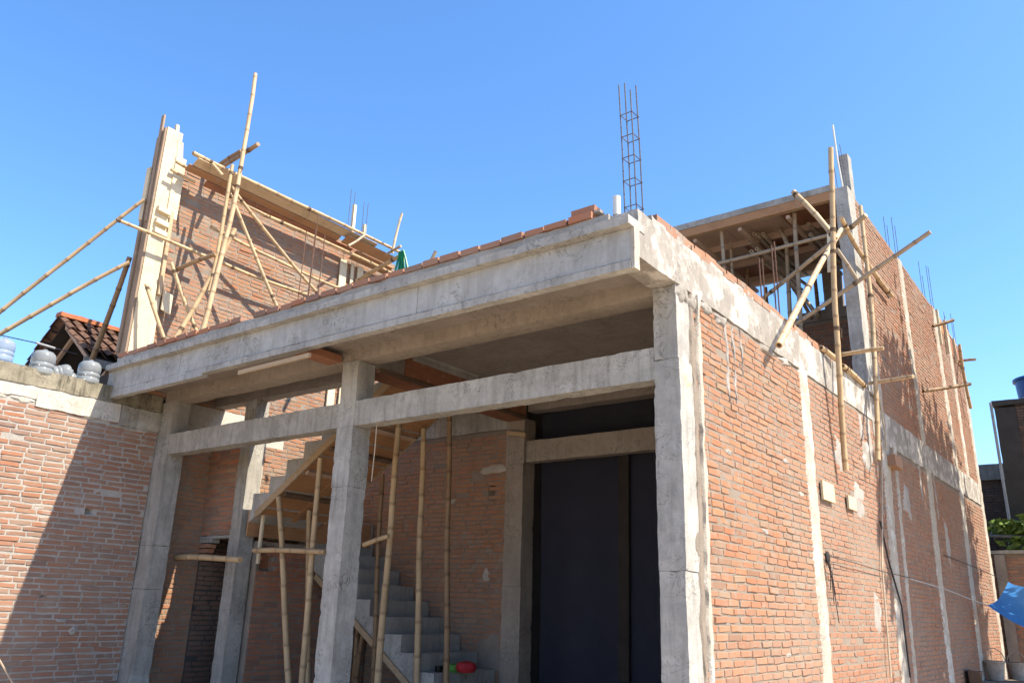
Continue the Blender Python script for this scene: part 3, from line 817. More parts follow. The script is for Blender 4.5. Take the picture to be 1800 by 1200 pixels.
MB().bar((-6.90, 0.842, z2(-6.90) - 0.01), (-4.2, 0.842, z2(-4.2) - 0.01), (-0.05, 0, 0.08), (0, 0.026, 0)).build('edge_board', M_WOOD_X, sf)
MB().bar((-6.90, 2.075, z2(-6.90) - 0.01), (-4.3, 2.075, z2(-4.3) - 0.01), (-0.04, 0, 0.06), (0, 0.024, 0)).build('edge_board', M_WOOD_X, sf)
MB().box(-7.095, -7.07, 0.86, 3.2, 2.47, 2.83).build('edge_board', M_PLY, sf)
MB().bar((-7.0, 2.09, z_of(-7.0) - 0.27), (-3.9, 2.09, z_of(-3.9) - 0.27), (0.045, 0, 0.067), (0, 0.03, 0)).build('edge_board', M_WOOD_X, sf)

# formwork left on the beams
bf = thing('beam_formwork', 'reddish boards still nailed along the beam beside the stairwell', 'formwork', (-4.1, 2, 4.2))
MB().box(-4.092, -4.068, 0.75, 3.30, 4.33, 4.60).build('side_board', M_PLY_RED, bf)
MB().box(-4.096, -4.066, 0.32, 3.30, 4.27, 4.32).build('batten', M_WOOD_DARK, bf)
MB().box(-4.40, -4.10, 0.30, 3.28, 4.262, 4.294).build('bottom_board', M_PLY_RED, bf)
MB().box(-4.405, -4.38, 0.30, 0.82, 4.30, 4.60).build('side_board', M_PLY_RED, bf)
MB().bar((-4.36, 3.24, 4.08), (-4.02, 3.24, 4.02), (0, 0, 0.06), (0, 0.05, 0)).build('bracket', M_WOOD_X, bf)
MB().box(-4.62, -4.38, -0.62, -0.02, 4.35, 4.434).build('gusset_board', M_PLY_RED, bf)
board((-5.276, -0.800, 4.165), (-3.992, -0.800, 4.175), (0, 0, 0.05), (0, 0.03, 0), 'batten', M_WOOD_X, 'pale batten nailed under the fascia left of the middle column', 'batten')

# black shade net in the tall opening
m = MB()
nx, nz = 60, 24
for k_ in range(nz + 1):
    for i in range(nx + 1):
        x = -4.06 + 3.78 * i / nx; z = 0.02 + 4.50 * k_ / nz
        fold = 0.03 * math.sin(i * 0.55 + 0.4 * math.sin(k_ * 0.2)) + 0.05 * noise.noise(Vector((x * 2, z * 0.4, 2)))
        m.v.append((x, 3.72 + fold, z))
for k_ in range(nz):
    for i in range(nx):
        a = k_ * (nx + 1) + i
        m.f.append((a, a + 1, a + nx + 2, a + nx + 1))
solo(m, 'shade_net', M_NET, 'black shade net hanging behind the tall concrete frame of the right bay', 'shade net', smooth=True)

board((-2.677, 3.660, 0.762), (-2.631, 3.660, 3.748), (0.16, 0, 0), (0, 0.04, 0), 'timber_post', M_DARK, 'dark timber post standing against the black shade net', 'post')
# ------------------------------------------------------------------ boundary wall on the left
bw_ = brick_wall('boundary_wall', None, (XL - 0.02, -5.2), (0, 1), (1, 0), 5.19, 0.0, 4.02, M_BRICK_WALL, M_MORTAR_LIGHT, 300, seed=71, res=0.03, thick=0.2, hb=0.92,
                 recess=((4.36, 4.44, 2.66, 2.72, 0.10), (4.02, 4.06, 1.55, 1.60, 0.05)), hide=lambda p, sv: False)
tag(bw_, 'tall red brick boundary wall with a mossy flaking cement top', 'wall', kind='thing')
def cap(name, mat, y0, y1, z0, z1, x0, x1, amp, freq=6.0):
    return MB().rough(x0, x1, y0, y1, z0, z1, 0.05, amp, freq).build(name, mat, bw_, True, 50)
cap('coping', M_PLASTER_OLD, -5.2, -0.01, 4.19, 4.42, XL - 0.22, XL + 0.012, 0.014)
cap('plaster_band', M_PLASTER_WHITE, -5.2, -1.75, 4.02, 4.205, XL - 0.2, XL - 0.004, 0.018, 5.0)
cap('plaster_band', M_PLASTER_WHITE, -1.74, -0.62, 3.93, 4.185, XL - 0.2, XL + 0.002, 0.010)
cap('cement_band', M_CONC, -0.61, -0.005, 3.90, 4.185, XL - 0.2, XL - 0.002, 0.012)

W_L = ((XL - 0.02, 0.0), (0, 1), (1, 0))
for i, (y, z, ry, rz, mt) in enumerate(((-1.35, 4.09, 0.13, 0.06, M_PLASTER_OLD), (-1.9, 4.0, 0.16, 0.06, M_PLASTER_WHITE), (-2.25, 4.02, 0.2, 0.08, M_PLASTER_WHITE), (-1.55, 3.96, 0.14, 0.05, M_PLASTER_WHITE), (-1.0, 3.93, 0.12, 0.03, M_PLASTER_WHITE),
        (-0.35, 3.88, 0.2, 0.04, M_CONC), (-0.62, 3.88, 0.12, 0.03, M_CONC), (-0.72, 1.18, 0.06, 0.05, M_MORTAR_LIGHT), (-0.9, 1.30, 0.08, 0.025, M_MORTAR_LIGHT), (-1.05, 3.3, 0.08, 0.02, M_MORTAR_LIGHT))):
    splat('cement_patch', *W_L, y, z, ry, rz, mt, bw_, 60 + i, 0.012)

# ------------------------------------------------------------------ plastic jugs on the boundary wall
def jug(c, tilt, s, label, rot=(0, 0, 1)):
    ax = Vector(rot).normalized()
    t = thing('water_jug', label, 'jug', tuple(c), 'clear plastic jugs on the boundary wall')
    prof = [(0.02, 0.0), (0.135, 0.002), (0.150, 0.02), (0.150, 0.085), (0.138, 0.10), (0.150, 0.115), (0.150, 0.15), (0.138, 0.165), (0.150, 0.18), (0.150, 0.25), (0.142, 0.29), (0.11, 0.325), (0.03, 0.335)]
    MB().lathe(c, [(a * s, h * s) for a, h in prof], 24, ax).build('bottle', M_JUG, t, True, 60)
    b = Vector(c) + ax * 0.33 * s
    MB().lathe(b, [(0.034 * s, -0.01 * s), (0.034 * s, 0.03 * s)], 14, ax).build('neck', M_JUG, t, True, 40)
jug((-8.40, -2.22, 4.42), 0, 0.92, 'sunlit clear jug on the wall top, farthest from the building')
jug((-8.44, -1.55, 4.43), 0, 0.72, 'sunlit clear jug with ribbed shoulders, tipped low on the wall top', (0.25, 0.9, 0.35))
jug((-8.38, -1.72, 4.36), 0, 1.0, 'large sunlit ribbed jug on the wall in front of the tiled gable')
jug((-8.42, -1.46, 4.40), 0, 0.62, 'small clear jug lying behind the coping between two larger jugs', (0.1, 1.0, 0.1))
jug((-8.38, -1.10, 4.38), 0, 0.98, 'blue grey shaded jug on the wall beside the fascia')

# ------------------------------------------------------------------ neighbour house with its open gable
nh = thing('neighbour_house', 'old neighbour house with a mossy clay tile roof and an open dark gable', 'house', (-11.5, 2.5, 0))
YG = -0.35
RX, RZ = -11.48, 6.20
EX, EZ = -10.35, 5.40       # right eave
LX, LZ = -12.85, 5.22       # left eave
rf = MB(); rf.quad_box([(RX, YG + 0.1, RZ - 0.10), (EX, YG + 0.1, EZ - 0.10), (EX, 7, EZ - 0.10), (RX, 7, RZ - 0.10), (RX, YG + 0.1, RZ - 0.06), (EX, YG + 0.1, EZ - 0.06), (EX, 7, EZ - 0.06), (RX, 7, RZ - 0.06)])
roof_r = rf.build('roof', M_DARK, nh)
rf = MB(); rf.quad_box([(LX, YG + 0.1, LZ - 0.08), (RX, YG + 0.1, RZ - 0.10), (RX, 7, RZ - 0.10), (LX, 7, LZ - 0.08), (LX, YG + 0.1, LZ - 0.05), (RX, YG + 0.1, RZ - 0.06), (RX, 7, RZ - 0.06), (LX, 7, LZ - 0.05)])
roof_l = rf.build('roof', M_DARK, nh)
def tile_piece(p, du, dv, n_, mat, parent, name='tile'):
    """a curved clay tile: du down the slope, dv across, n_ normal"""
    p, du, dv, n_ = Vector(p), Vector(du), Vector(dv), Vector(n_)
    m = MB()
    for e in (0, 1):
        for j in range(5):
            t = j / 4
            h = 0.045 * math.sin(t * math.pi * 1.5 + 0.2) + (0.030 if e else 0.0)
            m.v.append(tuple(p + du * e + dv * t + n_ * h))
    for e in (0, 1):
        for j in range(5):
            t = j / 4
            h = 0.045 * math.sin(t * math.pi * 1.5 + 0.2) + (0.030 if e else 0.0) - 0.018
            m.v.append(tuple(p + du * e + dv * t + n_ * h))
    for j in range(4):
        m.f += [(j, j + 1, 6 + j, 5 + j), (10 + j, 15 + j, 16 + j, 11 + j), (5 + j, 6 + j, 16 + j, 15 + j), (j, 10 + j, 11 + j, 1 + j)]
    m.f += [(0, 5, 15, 10), (4, 14, 19, 9)]
    return m.build(name, mat, parent)
rr = random.Random(9)
def slope(parent, top_, bot, n_rows, y0, y1, mat):
    t, b = Vector(top_), Vector(bot)
    d = (b - t) / n_rows
    n_ = Vector((-d.z, 0, d.x)).normalized()
    if n_.z < 0: n_ = -n_
    for i in range(n_rows):
        y = y0 - rr.uniform(0, 0.05)
        while y < y1:
            tile_piece(t + d * (i - 0.05) + Vector((0, y, 0)) + n_ * rr.uniform(-.012, .014), d * 1.12, (0, 0.22, 0), n_, mat, parent)
            y += 0.205
slope(roof_r, (RX, 0, RZ), (EX, 0, EZ), 5, YG, 3.0, M_TILE_TOP)
slope(roof_l, (RX, 0, RZ), (LX, 0, LZ), 6, YG, 0.8, M_TILE_TOP)
for i in range(6):
    y = YG - 0.04 + i * 0.34
    MB().rough(RX - 0.11, RX + 0.11, y, y + 0.35, RZ + 0.0, RZ + 0.075, 0.06, 0.01).build('ridge_tile', M_TILE_NEW, roof_r, True)
for x0, z0, x1, z1, y in ((RX, RZ - 0.14, LX + 0.1, LZ - 0.10, YG + 0.35), (RX, RZ - 0.14, LX + 0.1, LZ - 0.1, YG + 0.95), (RX, RZ - 0.14, EX, EZ - 0.14, YG + 0.14), (RX, RZ - 0.14, EX, EZ - 0.14, YG + 1.2)):
    MB().bar((x0, y, z0), (x1, y, z1), (0, 0.055, 0), (0, 0, 0.09)).build('rafter', M_WOOD_DARK if y > 0.2 else M_PLY_GREY, nh)
for i in range(1, 6):
    t = i / 6
    MB().bar((RX + (LX - RX) * t, YG, RZ + (LZ - RZ) * t - 0.055), (RX + (LX - RX) * t, 3, RZ + (LZ - RZ) * t - 0.055), (0.035, 0, 0), (0, 0, 0.03)).build('batten', M_DARK, nh)
MB().bar((EX + 0.05, YG, EZ - 0.16), (EX + 0.05, 3.2, EZ - 0.16), (0.03, 0, 0), (0, 0, 0.13)).build('eave_board', M_CONC, nh)
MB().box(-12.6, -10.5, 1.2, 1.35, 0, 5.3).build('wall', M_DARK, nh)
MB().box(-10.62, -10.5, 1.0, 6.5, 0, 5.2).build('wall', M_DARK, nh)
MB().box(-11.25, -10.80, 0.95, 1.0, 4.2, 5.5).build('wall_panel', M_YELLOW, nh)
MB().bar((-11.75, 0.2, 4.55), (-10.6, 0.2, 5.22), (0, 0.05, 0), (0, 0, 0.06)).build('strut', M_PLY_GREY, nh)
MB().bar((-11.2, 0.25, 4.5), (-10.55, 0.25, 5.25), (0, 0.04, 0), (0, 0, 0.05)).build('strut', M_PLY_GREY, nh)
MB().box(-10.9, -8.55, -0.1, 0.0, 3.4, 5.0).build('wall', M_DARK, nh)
m = MB().tube([(-10.414, -1.900, 5.319), (-9.258, -1.500, 5.026)], 0.008, 6); solo(m, 'service_wire', M_CABLE, 'thin overhead wire leading to the tiled gable on the left', 'wire')
m = MB().tube([(-9.300, -1.500, 5.042), (-9.119, -1.300, 4.979)], 0.016, 6); solo(m, 'wire_sleeve', M_WIRE, 'pale sleeve threaded on the wire before the tiled gable', 'sleeve')
m = MB().tube([(-9.119, -1.300, 4.979), (-10.009, -0.600, 5.223)], 0.008, 6); solo(m, 'service_wire', M_CABLE, 'short dark wire running from the pale sleeve into the gable', 'wire')

# ------------------------------------------------------------------ timber formwork of the column at the end of the tall left wall
cf = thing('column_formwork', 'tall pale timber formwork around a column at the end of the left upper wall', 'formwork', (-8.3, -0.6, 4.87))
MB().bar((-8.215, -0.575, 4.92), (-8.215, -0.575, 8.62), (0, 0.26, 0), (0.03, 0, 0)).build('side_board', M_WOOD, cf)
MB().bar((-8.190, -0.415, 7.15), (-8.190, -0.415, 8.20), (0, 0.17, 0), (0.025, 0, 0)).build('side_board', M_WOOD, cf)
MB().bar((-8.205, -0.43, 8.15), (-8.205, -0.47, 8.47), (0, 0.10, 0), (0.025, 0, 0)).build('side_board', M_WOOD, cf)
MB().bar((-8.185, -0.40, 5.9), (-8.185, -0.42, 7.25), (0, 0.055, 0), (0.05, 0, 0)).build('batten', M_WOOD_Y, cf)
MB().bar((-8.24, -0.38, 4.95), (-8.24, -0.40, 6.2), (0, 0.09, 0), (0.03, 0, 0)).build('side_board', M_WOOD, cf)
MB().bar((-8.235, -0.725, 4.92), (-8.235, -0.725, 8.60), (0.05, 0, 0), (0, 0.03, 0)).build('corner_batten', M_WOOD_BROWN, cf)
MB().bar((-8.36, -0.712, 4.90), (-8.36, -0.712, 8.50), (0.19, 0, 0), (0, 0.025, 0)).build('front_board', M_WOOD_BROWN, cf)
MB().bar((-8.30, -0.74, 7.0), (-8.33, -0.74, 8.85), (0.075, 0, 0), (0, 0.028, 0)).build('front_batten', M_WOOD_BROWN, cf)
MB().bar((-8.44, -0.75, 7.05), (-8.46, -0.75, 7.95), (0.10, 0, 0), (0, 0.03, 0)).build('front_batten', M_WOOD, cf)
MB().bar((-8.42, -0.745, 4.95), (-8.42, -0.745, 7.4), (0.06, 0, 0), (0, 0.028, 0)).build('front_batten', M_WOOD_BROWN, cf)
MB().bar((-8.31, -0.45, 8.2), (-8.33, -0.50, 8.80), (0.05, 0, 0), (0, 0.05, 0)).build('inner_stake', M_WOOD, cf)
for z in (7.22, 7.02, 6.86):
    MB().bar((-8.165, -0.66, z), (-8.165, -0.46, z - 0.02), (0, 0, 0.075), (0.07, 0, 0)).build('cleat', M_WOOD, cf)
MB().bar((-8.155, -0.35, 5.83), (-8.155, -0.20, 5.79), (0, 0, 0.30), (0.03, 0, 0)).build('cleat', M_WOOD, cf)
MB().bar((-8.20, -0.70, 4.90), (-8.20, -0.48, 4.90), (0, 0, 0.05), (0.06, 0, 0)).build('foot_cleat', M_WOOD_Y, cf)

# working platform along the top of the tall wall
PG = 'planks of the platform along the left upper wall'
def pl(y0, y1, xo, zo, xi, zi, label, mat=M_WOOD_Y):
    w_ = Vector((xo - xi, 0, zo - zi))
    board(((xo + xi) / 2, y0, (zo + zi) / 2), ((xo + xi) / 2, y1, (zo + zi) / 2), w_, w_.normalized().cross(Vector((0, 1, 0))) * 0.03, 'platform_plank', mat, label, 'plank', PG)
pl(-0.35, 3.45, -7.78, 8.10, -7.93, 8.03, 'long outer plank of the platform, in sun along its edge')
pl(-0.40, 2.7, -7.94, 8.02, -8.05, 7.96, 'middle plank of the platform under the top of the left wall', M_PLY)
pl(0.0, 3.1, -8.06, 7.95, -8.155, 7.89, 'inner plank of the platform closest to the left brick wall', M_PLY_RED)
pl(2.75, 3.95, -7.80, 8.02, -7.98, 7.92, 'short plank at the right hand end of the platform', M_PLY)
pl(3.15, 4.1, -8.0, 7.90, -8.2, 7.80, 'short inner plank at the right hand end of the platform', M_PLY)
BL = 'bamboo scaffold on the left upper wall'
bamboo((-7.80, -0.45, 8.145), (-7.77, 2.1, 8.15), 0.046, 0.042, 'bamboo rail along the outer edge of the platform, near half', group=BL)
bamboo((-7.79, 1.6, 8.14), (-7.74, 4.1, 8.13), 0.040, 0.036, 'bamboo rail along the outer edge of the platform, far half', group=BL)
bamboo((-8.05, -0.55, 8.02), (-8.05, -0.1, 8.0), 0.035, 0.035, 'short bamboo stub lashed beside the timber formwork, upper one', group=BL)
bamboo((-8.05, -0.62, 7.86), (-8.05, -0.2, 7.83), 0.03, 0.03, 'short bamboo stub lashed beside the timber formwork, lower one', group=BL)
bamboo((-7.400, -0.108, 5.062), (-7.550, 0.255, 9.892), 0.050, 0.040, 'longest upright bamboo pole leaning against the left platform', group=BL, ties=(0.55, 0.62))
bamboo((-7.450, -0.046, 5.914), (-7.500, 0.053, 8.077), 0.038, 0.035, 'short upright bamboo lashed alongside the longest leaning pole', group=BL)
bamboo((-7.620, -0.383, 5.059), (-7.350, 0.167, 6.986), 0.045, 0.042, 'bamboo strut slanting up to the right below the platform', group=BL)
bamboo((-7.720, 0.056, 5.320), (-8.000, -0.394, 6.373), 0.035, 0.035, 'split bamboo strut slanting up to the left beside the formwork', group=BL)
bamboo((-8.100, -0.298, 6.283), (-7.400, -0.057, 6.490), 0.042, 0.042, 'bamboo putlog with its open end beside the longest leaning pole', M_BAMBOO_DARK, BL)
bamboo((-7.750, -0.400, 5.051), (-8.050, -0.687, 5.937), 0.036, 0.036, 'bamboo prop leaning on the foot of the timber formwork', group=BL)
bamboo((-7.980, -1.311, 6.703), (-7.980, 0.163, 6.666), 0.032, 0.034, 'lower bamboo ledger passing in front of the timber formwork', group=BL, ties=(0.02,))
bamboo((-7.980, 0.366, 6.673), (-7.980, 2.448, 6.702), 0.036, 0.034, 'lower bamboo ledger running from the leaning pole to the parapet', group=BL)
bamboo((-8.020, 0.164, 7.204), (-8.020, 3.451, 7.067), 0.034, 0.032, 'middle bamboo ledger across the left brick wall', group=BL)
bamboo((-8.000, 0.485, 7.819), (-8.000, 1.234, 7.781), 0.034, 0.036, 'short upper bamboo ledger just below the platform', group=BL)
bamboo((-7.980, 1.173, 7.771), (-7.980, 4.119, 7.763), 0.040, 0.036, 'thick upper bamboo ledger below the platform, far part', group=BL)
bamboo((-7.550, 1.273, 6.048), (-7.600, 0.103, 7.732), 0.038, 0.034, 'bamboo brace fanning down from the leaning pole, the steeper one', group=BL)
bamboo((-7.600, 2.196, 6.531), (-7.600, 0.135, 7.796), 0.036, 0.034, 'bamboo brace fanning down from the leaning pole, the flatter one', group=BL)
bamboo((-9.615, 0.550, 8.549), (-7.255, 0.300, 8.492), 0.042, 0.044, 'brown bamboo putlog sticking out past the leaning pole with an open end', M_BAMBOO_DARK, BL)
bamboo((-9.286, 0.750, 8.880), (-8.441, 0.750, 8.996), 0.040, 0.040, 'second brown putlog behind the leaning pole', M_BAMBOO_DARK, BL)
bamboo((-7.700, -0.156, 8.062), (-7.550, -0.044, 7.867), 0.030, 0.030, 'bamboo offcut lashed across the platform edge by the leaning pole', group=BL)
bamboo((-8.333, -0.800, 7.346), (-9.847, -1.900, 5.434), 0.036, 0.040, 'long bamboo stay running from the formwork down to the left, upper one', group='bamboo stays left of the timber formwork')
bamboo((-8.431, -0.800, 6.338), (-9.666, -1.900, 5.080), 0.038, 0.042, 'reddish bamboo stay running from the formwork down to the left, lower one', M_BAMBOO, group='bamboo stays left of the timber formwork')
bamboo((-8.586, -0.740, 6.481), (-9.497, -0.600, 4.957), 0.050, 0.054, 'thick dark bamboo prop between the formwork and the tiled roof', M_BAMBOO_DARK, group='bamboo stays left of the timber formwork')
# far end of the left wall: boarded column, pole, plank, hose
ef = thing('column_formwork', 'narrow boarded column with bare bars at the far end of the left wall', 'formwork', (-8.2, 3.3, 4.9))
for yy, ww in ((3.06, 0.16), (3.28, 0.07), (3.48, 0.14)):
    MB().bar((-8.23, yy, 4.9), (-8.23, yy, 7.75), (0, ww, 0), (0.03, 0, 0)).build('side_board', M_WOOD, ef)
MB().bar((-8.24, 3.2, 8.1), (-8.24, 3.2, 8.95), (0, 0.07, 0), (0.05, 0, 0)).build('stake', M_WOOD, ef)
MB().bar((-8.24, 3.5, 8.1), (-8.24, 3.5, 8.65), (0, 0.06, 0), (0.05, 0, 0)).build('stake', M_WOOD, ef)
bamboo((-7.507, 3.600, 7.901), (-7.329, 3.600, 8.682), 0.034, 0.030, 'white weathered upright pole behind the green hose', M_WOOD, BL)
bamboo((-7.730, 2.900, 7.080), (-6.272, 2.600, 7.170), 0.045, 0.045, 'thick pale bamboo slanting up to the green hose', group=BL)
bamboo((-7.700, 2.683, 7.752), (-7.700, 3.059, 8.127), 0.030, 0.03, 'short putlog end above the far end of the platform', M_BAMBOO_GREY, BL)
bamboo((-7.443, 3.400, 7.788), (-6.979, 3.300, 7.794), 0.030, 0.03, 'short putlog end beside the white weathered pole', M_BAMBOO_GREY, BL)
bamboo((-5.551, 2.600, 6.874), (-5.442, 2.600, 7.057), 0.040, 0.036, 'grey pole end standing just above the brick parapet', M_BAMBOO_GREY, BL)
hs = thing('hose_coil', 'green hose hanging in a bundle above the parapet', 'hose', (-5.886, 2.300, 6.766))
hx = Vector((-5.915, 2.300, 7.062)); hb = Vector((-5.874, 2.300, 6.644))
for i in range(7):
    o_ = (i - 3) * 0.034
    MB().tube([hx + Vector((o_ * 0.4, i % 2 * 0.02, 0)), hx.lerp(hb, 0.4) + Vector((o_ * 0.9, i % 3 * 0.02, 0)), hb + Vector((o_ * 1.5, i % 2 * 0.03, -0.05 * (i % 2)))], 0.017, 8).build('loop', M_HOSE, hs, True)
m = MB().tube([hx.lerp(hb, 0.55) + Vector((-0.12, 0.04, 0)), hb + Vector((-0.16, 0.04, -0.12))], [0.05, 0.06], 10)
solo(m, 'plastic_bottle', M_CYAN, 'pale blue bottle tucked beside the green hose', 'bottle')

# ------------------------------------------------------------------ starter bars
def cage(base, dx, dy, H, label, mat=M_REBAR, rings=(0.25, 0.45, 0.65), lean=(0, 0), r_=0.0062, hh=(1.0, 0.98, 0.93, 0.96), name='starter_bars'):
    b = Vector(base)
    t = thing(name, label, 'rebar', tuple(b), 'bundles of bare steel starter bars')
    cs = [(0, 0), (dx, 0), (dx, dy), (0, dy)]
    for i, (x, y) in enumerate(cs):
        h = H * hh[i]
        MB().tube([b + Vector((x, y, -0.1)), b + Vector((x + lean[0] * h * 0.5, y + lean[1] * h * 0.5, h * 0.5)), b + Vector((x + lean[0] * h * 1.15, y + lean[1] * h * 1.1, h))], r_, 6).build('bar', mat, t)
    for q in rings:
        z = q * H
        pts = [b + Vector((x + lean[0] * z, y + lean[1] * z, z)) for x, y in cs]
        mm = MB()
        for i in range(4): mm.tube([pts[i] + (pts[i] - pts[(i + 1) % 4]).normalized() * 0.01, pts[(i + 1) % 4]], r_ * 0.75, 5)
        mm.build('stirrup', mat, t)
    return t
cage((-0.165, -0.60, 4.82), 0.115, 0.115, 1.45, 'tall cage of steel bars rising from the front corner of the slab', rings=(0.09, 0.27, 0.43, 0.58, 0.74), lean=(-0.035, 0.01), hh=(0.97, 0.90, 0.98, 1.03))
m = MB().tube([(-0.215, -0.66, 4.86), (-0.215, -0.66, 5.04)], 0.035, 14)
solo(m, 'pipe_stub', M_PVC, 'short white pipe stub at the foot of the corner steel cage', 'pipe', smooth=True)
cage((-4.96, -0.32, 4.83), 0.20, 0.14, 1.45, 'rusty steel bars standing on the slab in front of the left wall', M_REBAR_RUST, rings=(0.1, 0.3), hh=(0.88, 1.0, 0.85, 0.95), lean=(0.01, 0))
cage((-8.26, 3.1, 8.0), 0.12, 0.35, 1.25, 'thin steel bars over the far end of the left wall', hh=(1.0, 0.92, 0.85, 0.9), rings=(0.3,))
cage((-0.19, 6.45, 8.28), 0.15, 0.16, 1.0, 'steel bars on the upper floor corner column', hh=(0.8, 0.7, 0.9, 0.75), rings=(), lean=(-0.05, 0))
m = MB().tube([(-0.07, 6.42, 8.27), (-0.10, 6.40, 8.8), (-0.115, 6.39, 9.45)], 0.016, 8)
solo(m, 'conduit_pipe', M_PVC, 'thin white conduit standing on the upper floor corner column', 'pipe', smooth=True)
cage((-0.17, 9.7, 8.15), 0.14, 0.22, 1.0, 'steel bars above the middle of the upper side wall', rings=(), hh=(1.0, 0.95, 0.85, 0.9))
cage((-0.17, 12.75, 8.0), 0.14, 0.25, 1.3, 'steel bars above the side wall near the formwork planks', rings=(), hh=(1.0, 0.9, 0.95, 0.8))
cage((-0.17, 14.3, 7.75), 0.14, 0.25, 1.0, 'short pair of steel bars behind the upper putlog', rings=(), hh=(0.6, 0.7, 0.6, 0.7))
cage((-0.17, 15.2, 7.5), 0.14, 0.2, 1.35, 'steel bars at the far end of the upper side wall', rings=(), hh=(1.0, 0.95, 0.9, 0.8))
cage((-1.35, 5.9, 4.85), 0.22, 0.15, 2.6, 'rusty steel bars standing in front of the upper room', M_REBAR_RUST, rings=(0.2, 0.5), hh=(0.88, 0.95, 1.0, 0.9), r_=0.012)
cage((-2.05, 11.2, 6.6), 0.3, 0.2, 2.4, 'distant steel cage seen through the opening of the upper room', rings=(0.3, 0.42, 0.54, 0.66), r_=0.009)

# ------------------------------------------------------------------ upper room formwork and props
uf = thing('slab_formwork', 'brown plywood formwork with joists under the upper roof slab', 'formwork', (-2.2, 8, 7.9))
for i in range(4):
    for j in range(3):
        x0, y0 = -4.25 + i * 1.01, 6.50 + j * 1.05
        MB().box(x0, x0 + 1.0, y0, y0 + 1.04, 8.248, 8.272).build('plywood_panel', M_PLY_GREY if (i + j) % 3 else M_PLY_RED, uf)
for j, y0 in enumerate((6.47, 7.35, 8.25, 9.15)):
    MB().box(-4.25, -0.22, y0, y0 + 0.055, 8.13, 8.246).build('joist', M_WOOD_X if j == 0 else M_PLY_GREY, uf)
for x0 in (-3.6, -2.75, -1.9, -1.05):
    MB().box(x0, x0 + 0.06, 6.5, 9.5, 8.02, 8.082).build('bearer', M_PLY_GREY, uf)
MB().box(-4.25, -0.21, 6.41, 6.44, 8.12, 8.272).build('edge_board', M_PLY, uf)
UP = 'poles propping the upper floor slab'
bamboo((-2.231, 6.600, 6.906), (-2.246, 6.600, 8.201), 0.045, 0.041, 'straight timber coloured prop under the left part of the roof slab', M_BAMBOO_GREY, UP, bow=0.004)
bamboo((-2.303, 7.200, 7.116), (-2.340, 7.200, 8.200), 0.035, 0.032, 'thin second prop just right of the leftmost prop of the upper room', M_BAMBOO_GREY, UP, bow=0.004)
bamboo((-1.029, 6.700, 5.501), (-0.961, 6.700, 8.283), 0.05, 0.046, 'thick prop in the middle of the upper room front', M_BAMBOO_GREY, UP, bow=0.004)
bamboo((-1.490, 7.600, 6.007), (-1.416, 7.600, 8.611), 0.05, 0.046, 'prop standing behind the thick middle prop of the upper room', M_BAMBOO_GREY, UP, bow=0.004)
bamboo((-2.582, 8.600, 7.152), (-2.565, 8.600, 8.362), 0.045, 0.041, 'dark prop at the back of the upper room', M_BAMBOO_DARK, UP, bow=0.004)
bamboo((-2.513, 9.400, 6.891), (-2.504, 9.400, 8.064), 0.05, 0.046, 'dark upright against the sky opening at the back, left one', M_BAMBOO_DARK, UP, bow=0.004)
bamboo((-1.489, 9.400, 7.183), (-1.501, 9.400, 8.089), 0.045, 0.041, 'dark upright against the sky opening at the back, beside the short column', M_BAMBOO_DARK, UP, bow=0.004)
bamboo((-2.304, 6.500, 7.502), (-0.309, 6.400, 7.498), 0.042, 0.040, 'level bamboo tie across the front of the upper room', M_BAMBOO_GREY, UP)
bamboo((-1.525, 7.400, 8.443), (-1.191, 6.900, 7.734), 0.045, 0.045, 'short slanting brace near the top of the middle props', M_BAMBOO_GREY, UP)
bamboo((-1.648, 8.200, 7.647), (-1.054, 7.800, 6.672), 0.050, 0.05, 'dark brace slanting down to the right at the back of the upper room', M_BAMBOO_GREY, UP)
bamboo((-1.879, 9.000, 7.890), (-1.501, 9.000, 7.065), 0.045, 0.045, 'very dark brace in the sky opening of the upper room', M_BAMBOO_DARK, UP)
board((-0.294, 6.300, 7.626), (-0.357, 6.300, 6.818), (0.09, 0, 0), (0, 0.03, 0), 'hanging_board', M_WOOD, 'pale board hanging behind the main pole in the upper room', 'board')
BS = 'spare bamboo poles stored under the roof slab'
for i, (p, e) in enumerate((((-1.806, 7.000, 8.142), 'upper left'), ((-1.734, 7.000, 8.112), 'upper middle'), ((-1.641, 7.000, 8.098), 'upper right'), ((-1.899, 7.000, 8.009), 'far left'), ((-1.869, 7.000, 7.822), 'lower left'), ((-1.773, 7.000, 7.843), 'lower right'))):
    p = Vector(p)
    bamboo(p, p + Vector((0.05 * i - 0.1, 2.4, 0.04)), 0.045, 0.04, 'spare bamboo pole under the roof slab, %s end of the first bundle' % e, M_BAMBOO_GREY, BS)
for i, (p, e) in enumerate((((-1.003, 7.000, 8.060), 'left'), ((-0.844, 7.000, 8.071), 'middle'), ((-0.822, 7.000, 7.871), 'right'))):
    p = Vector(p)
    bamboo(p, p + Vector((0.05 * i, 2.2, 0.04)), 0.04, 0.036, 'spare bamboo pole under the roof slab, %s end of the second bundle' % e, M_BAMBOO_GREY, BS)

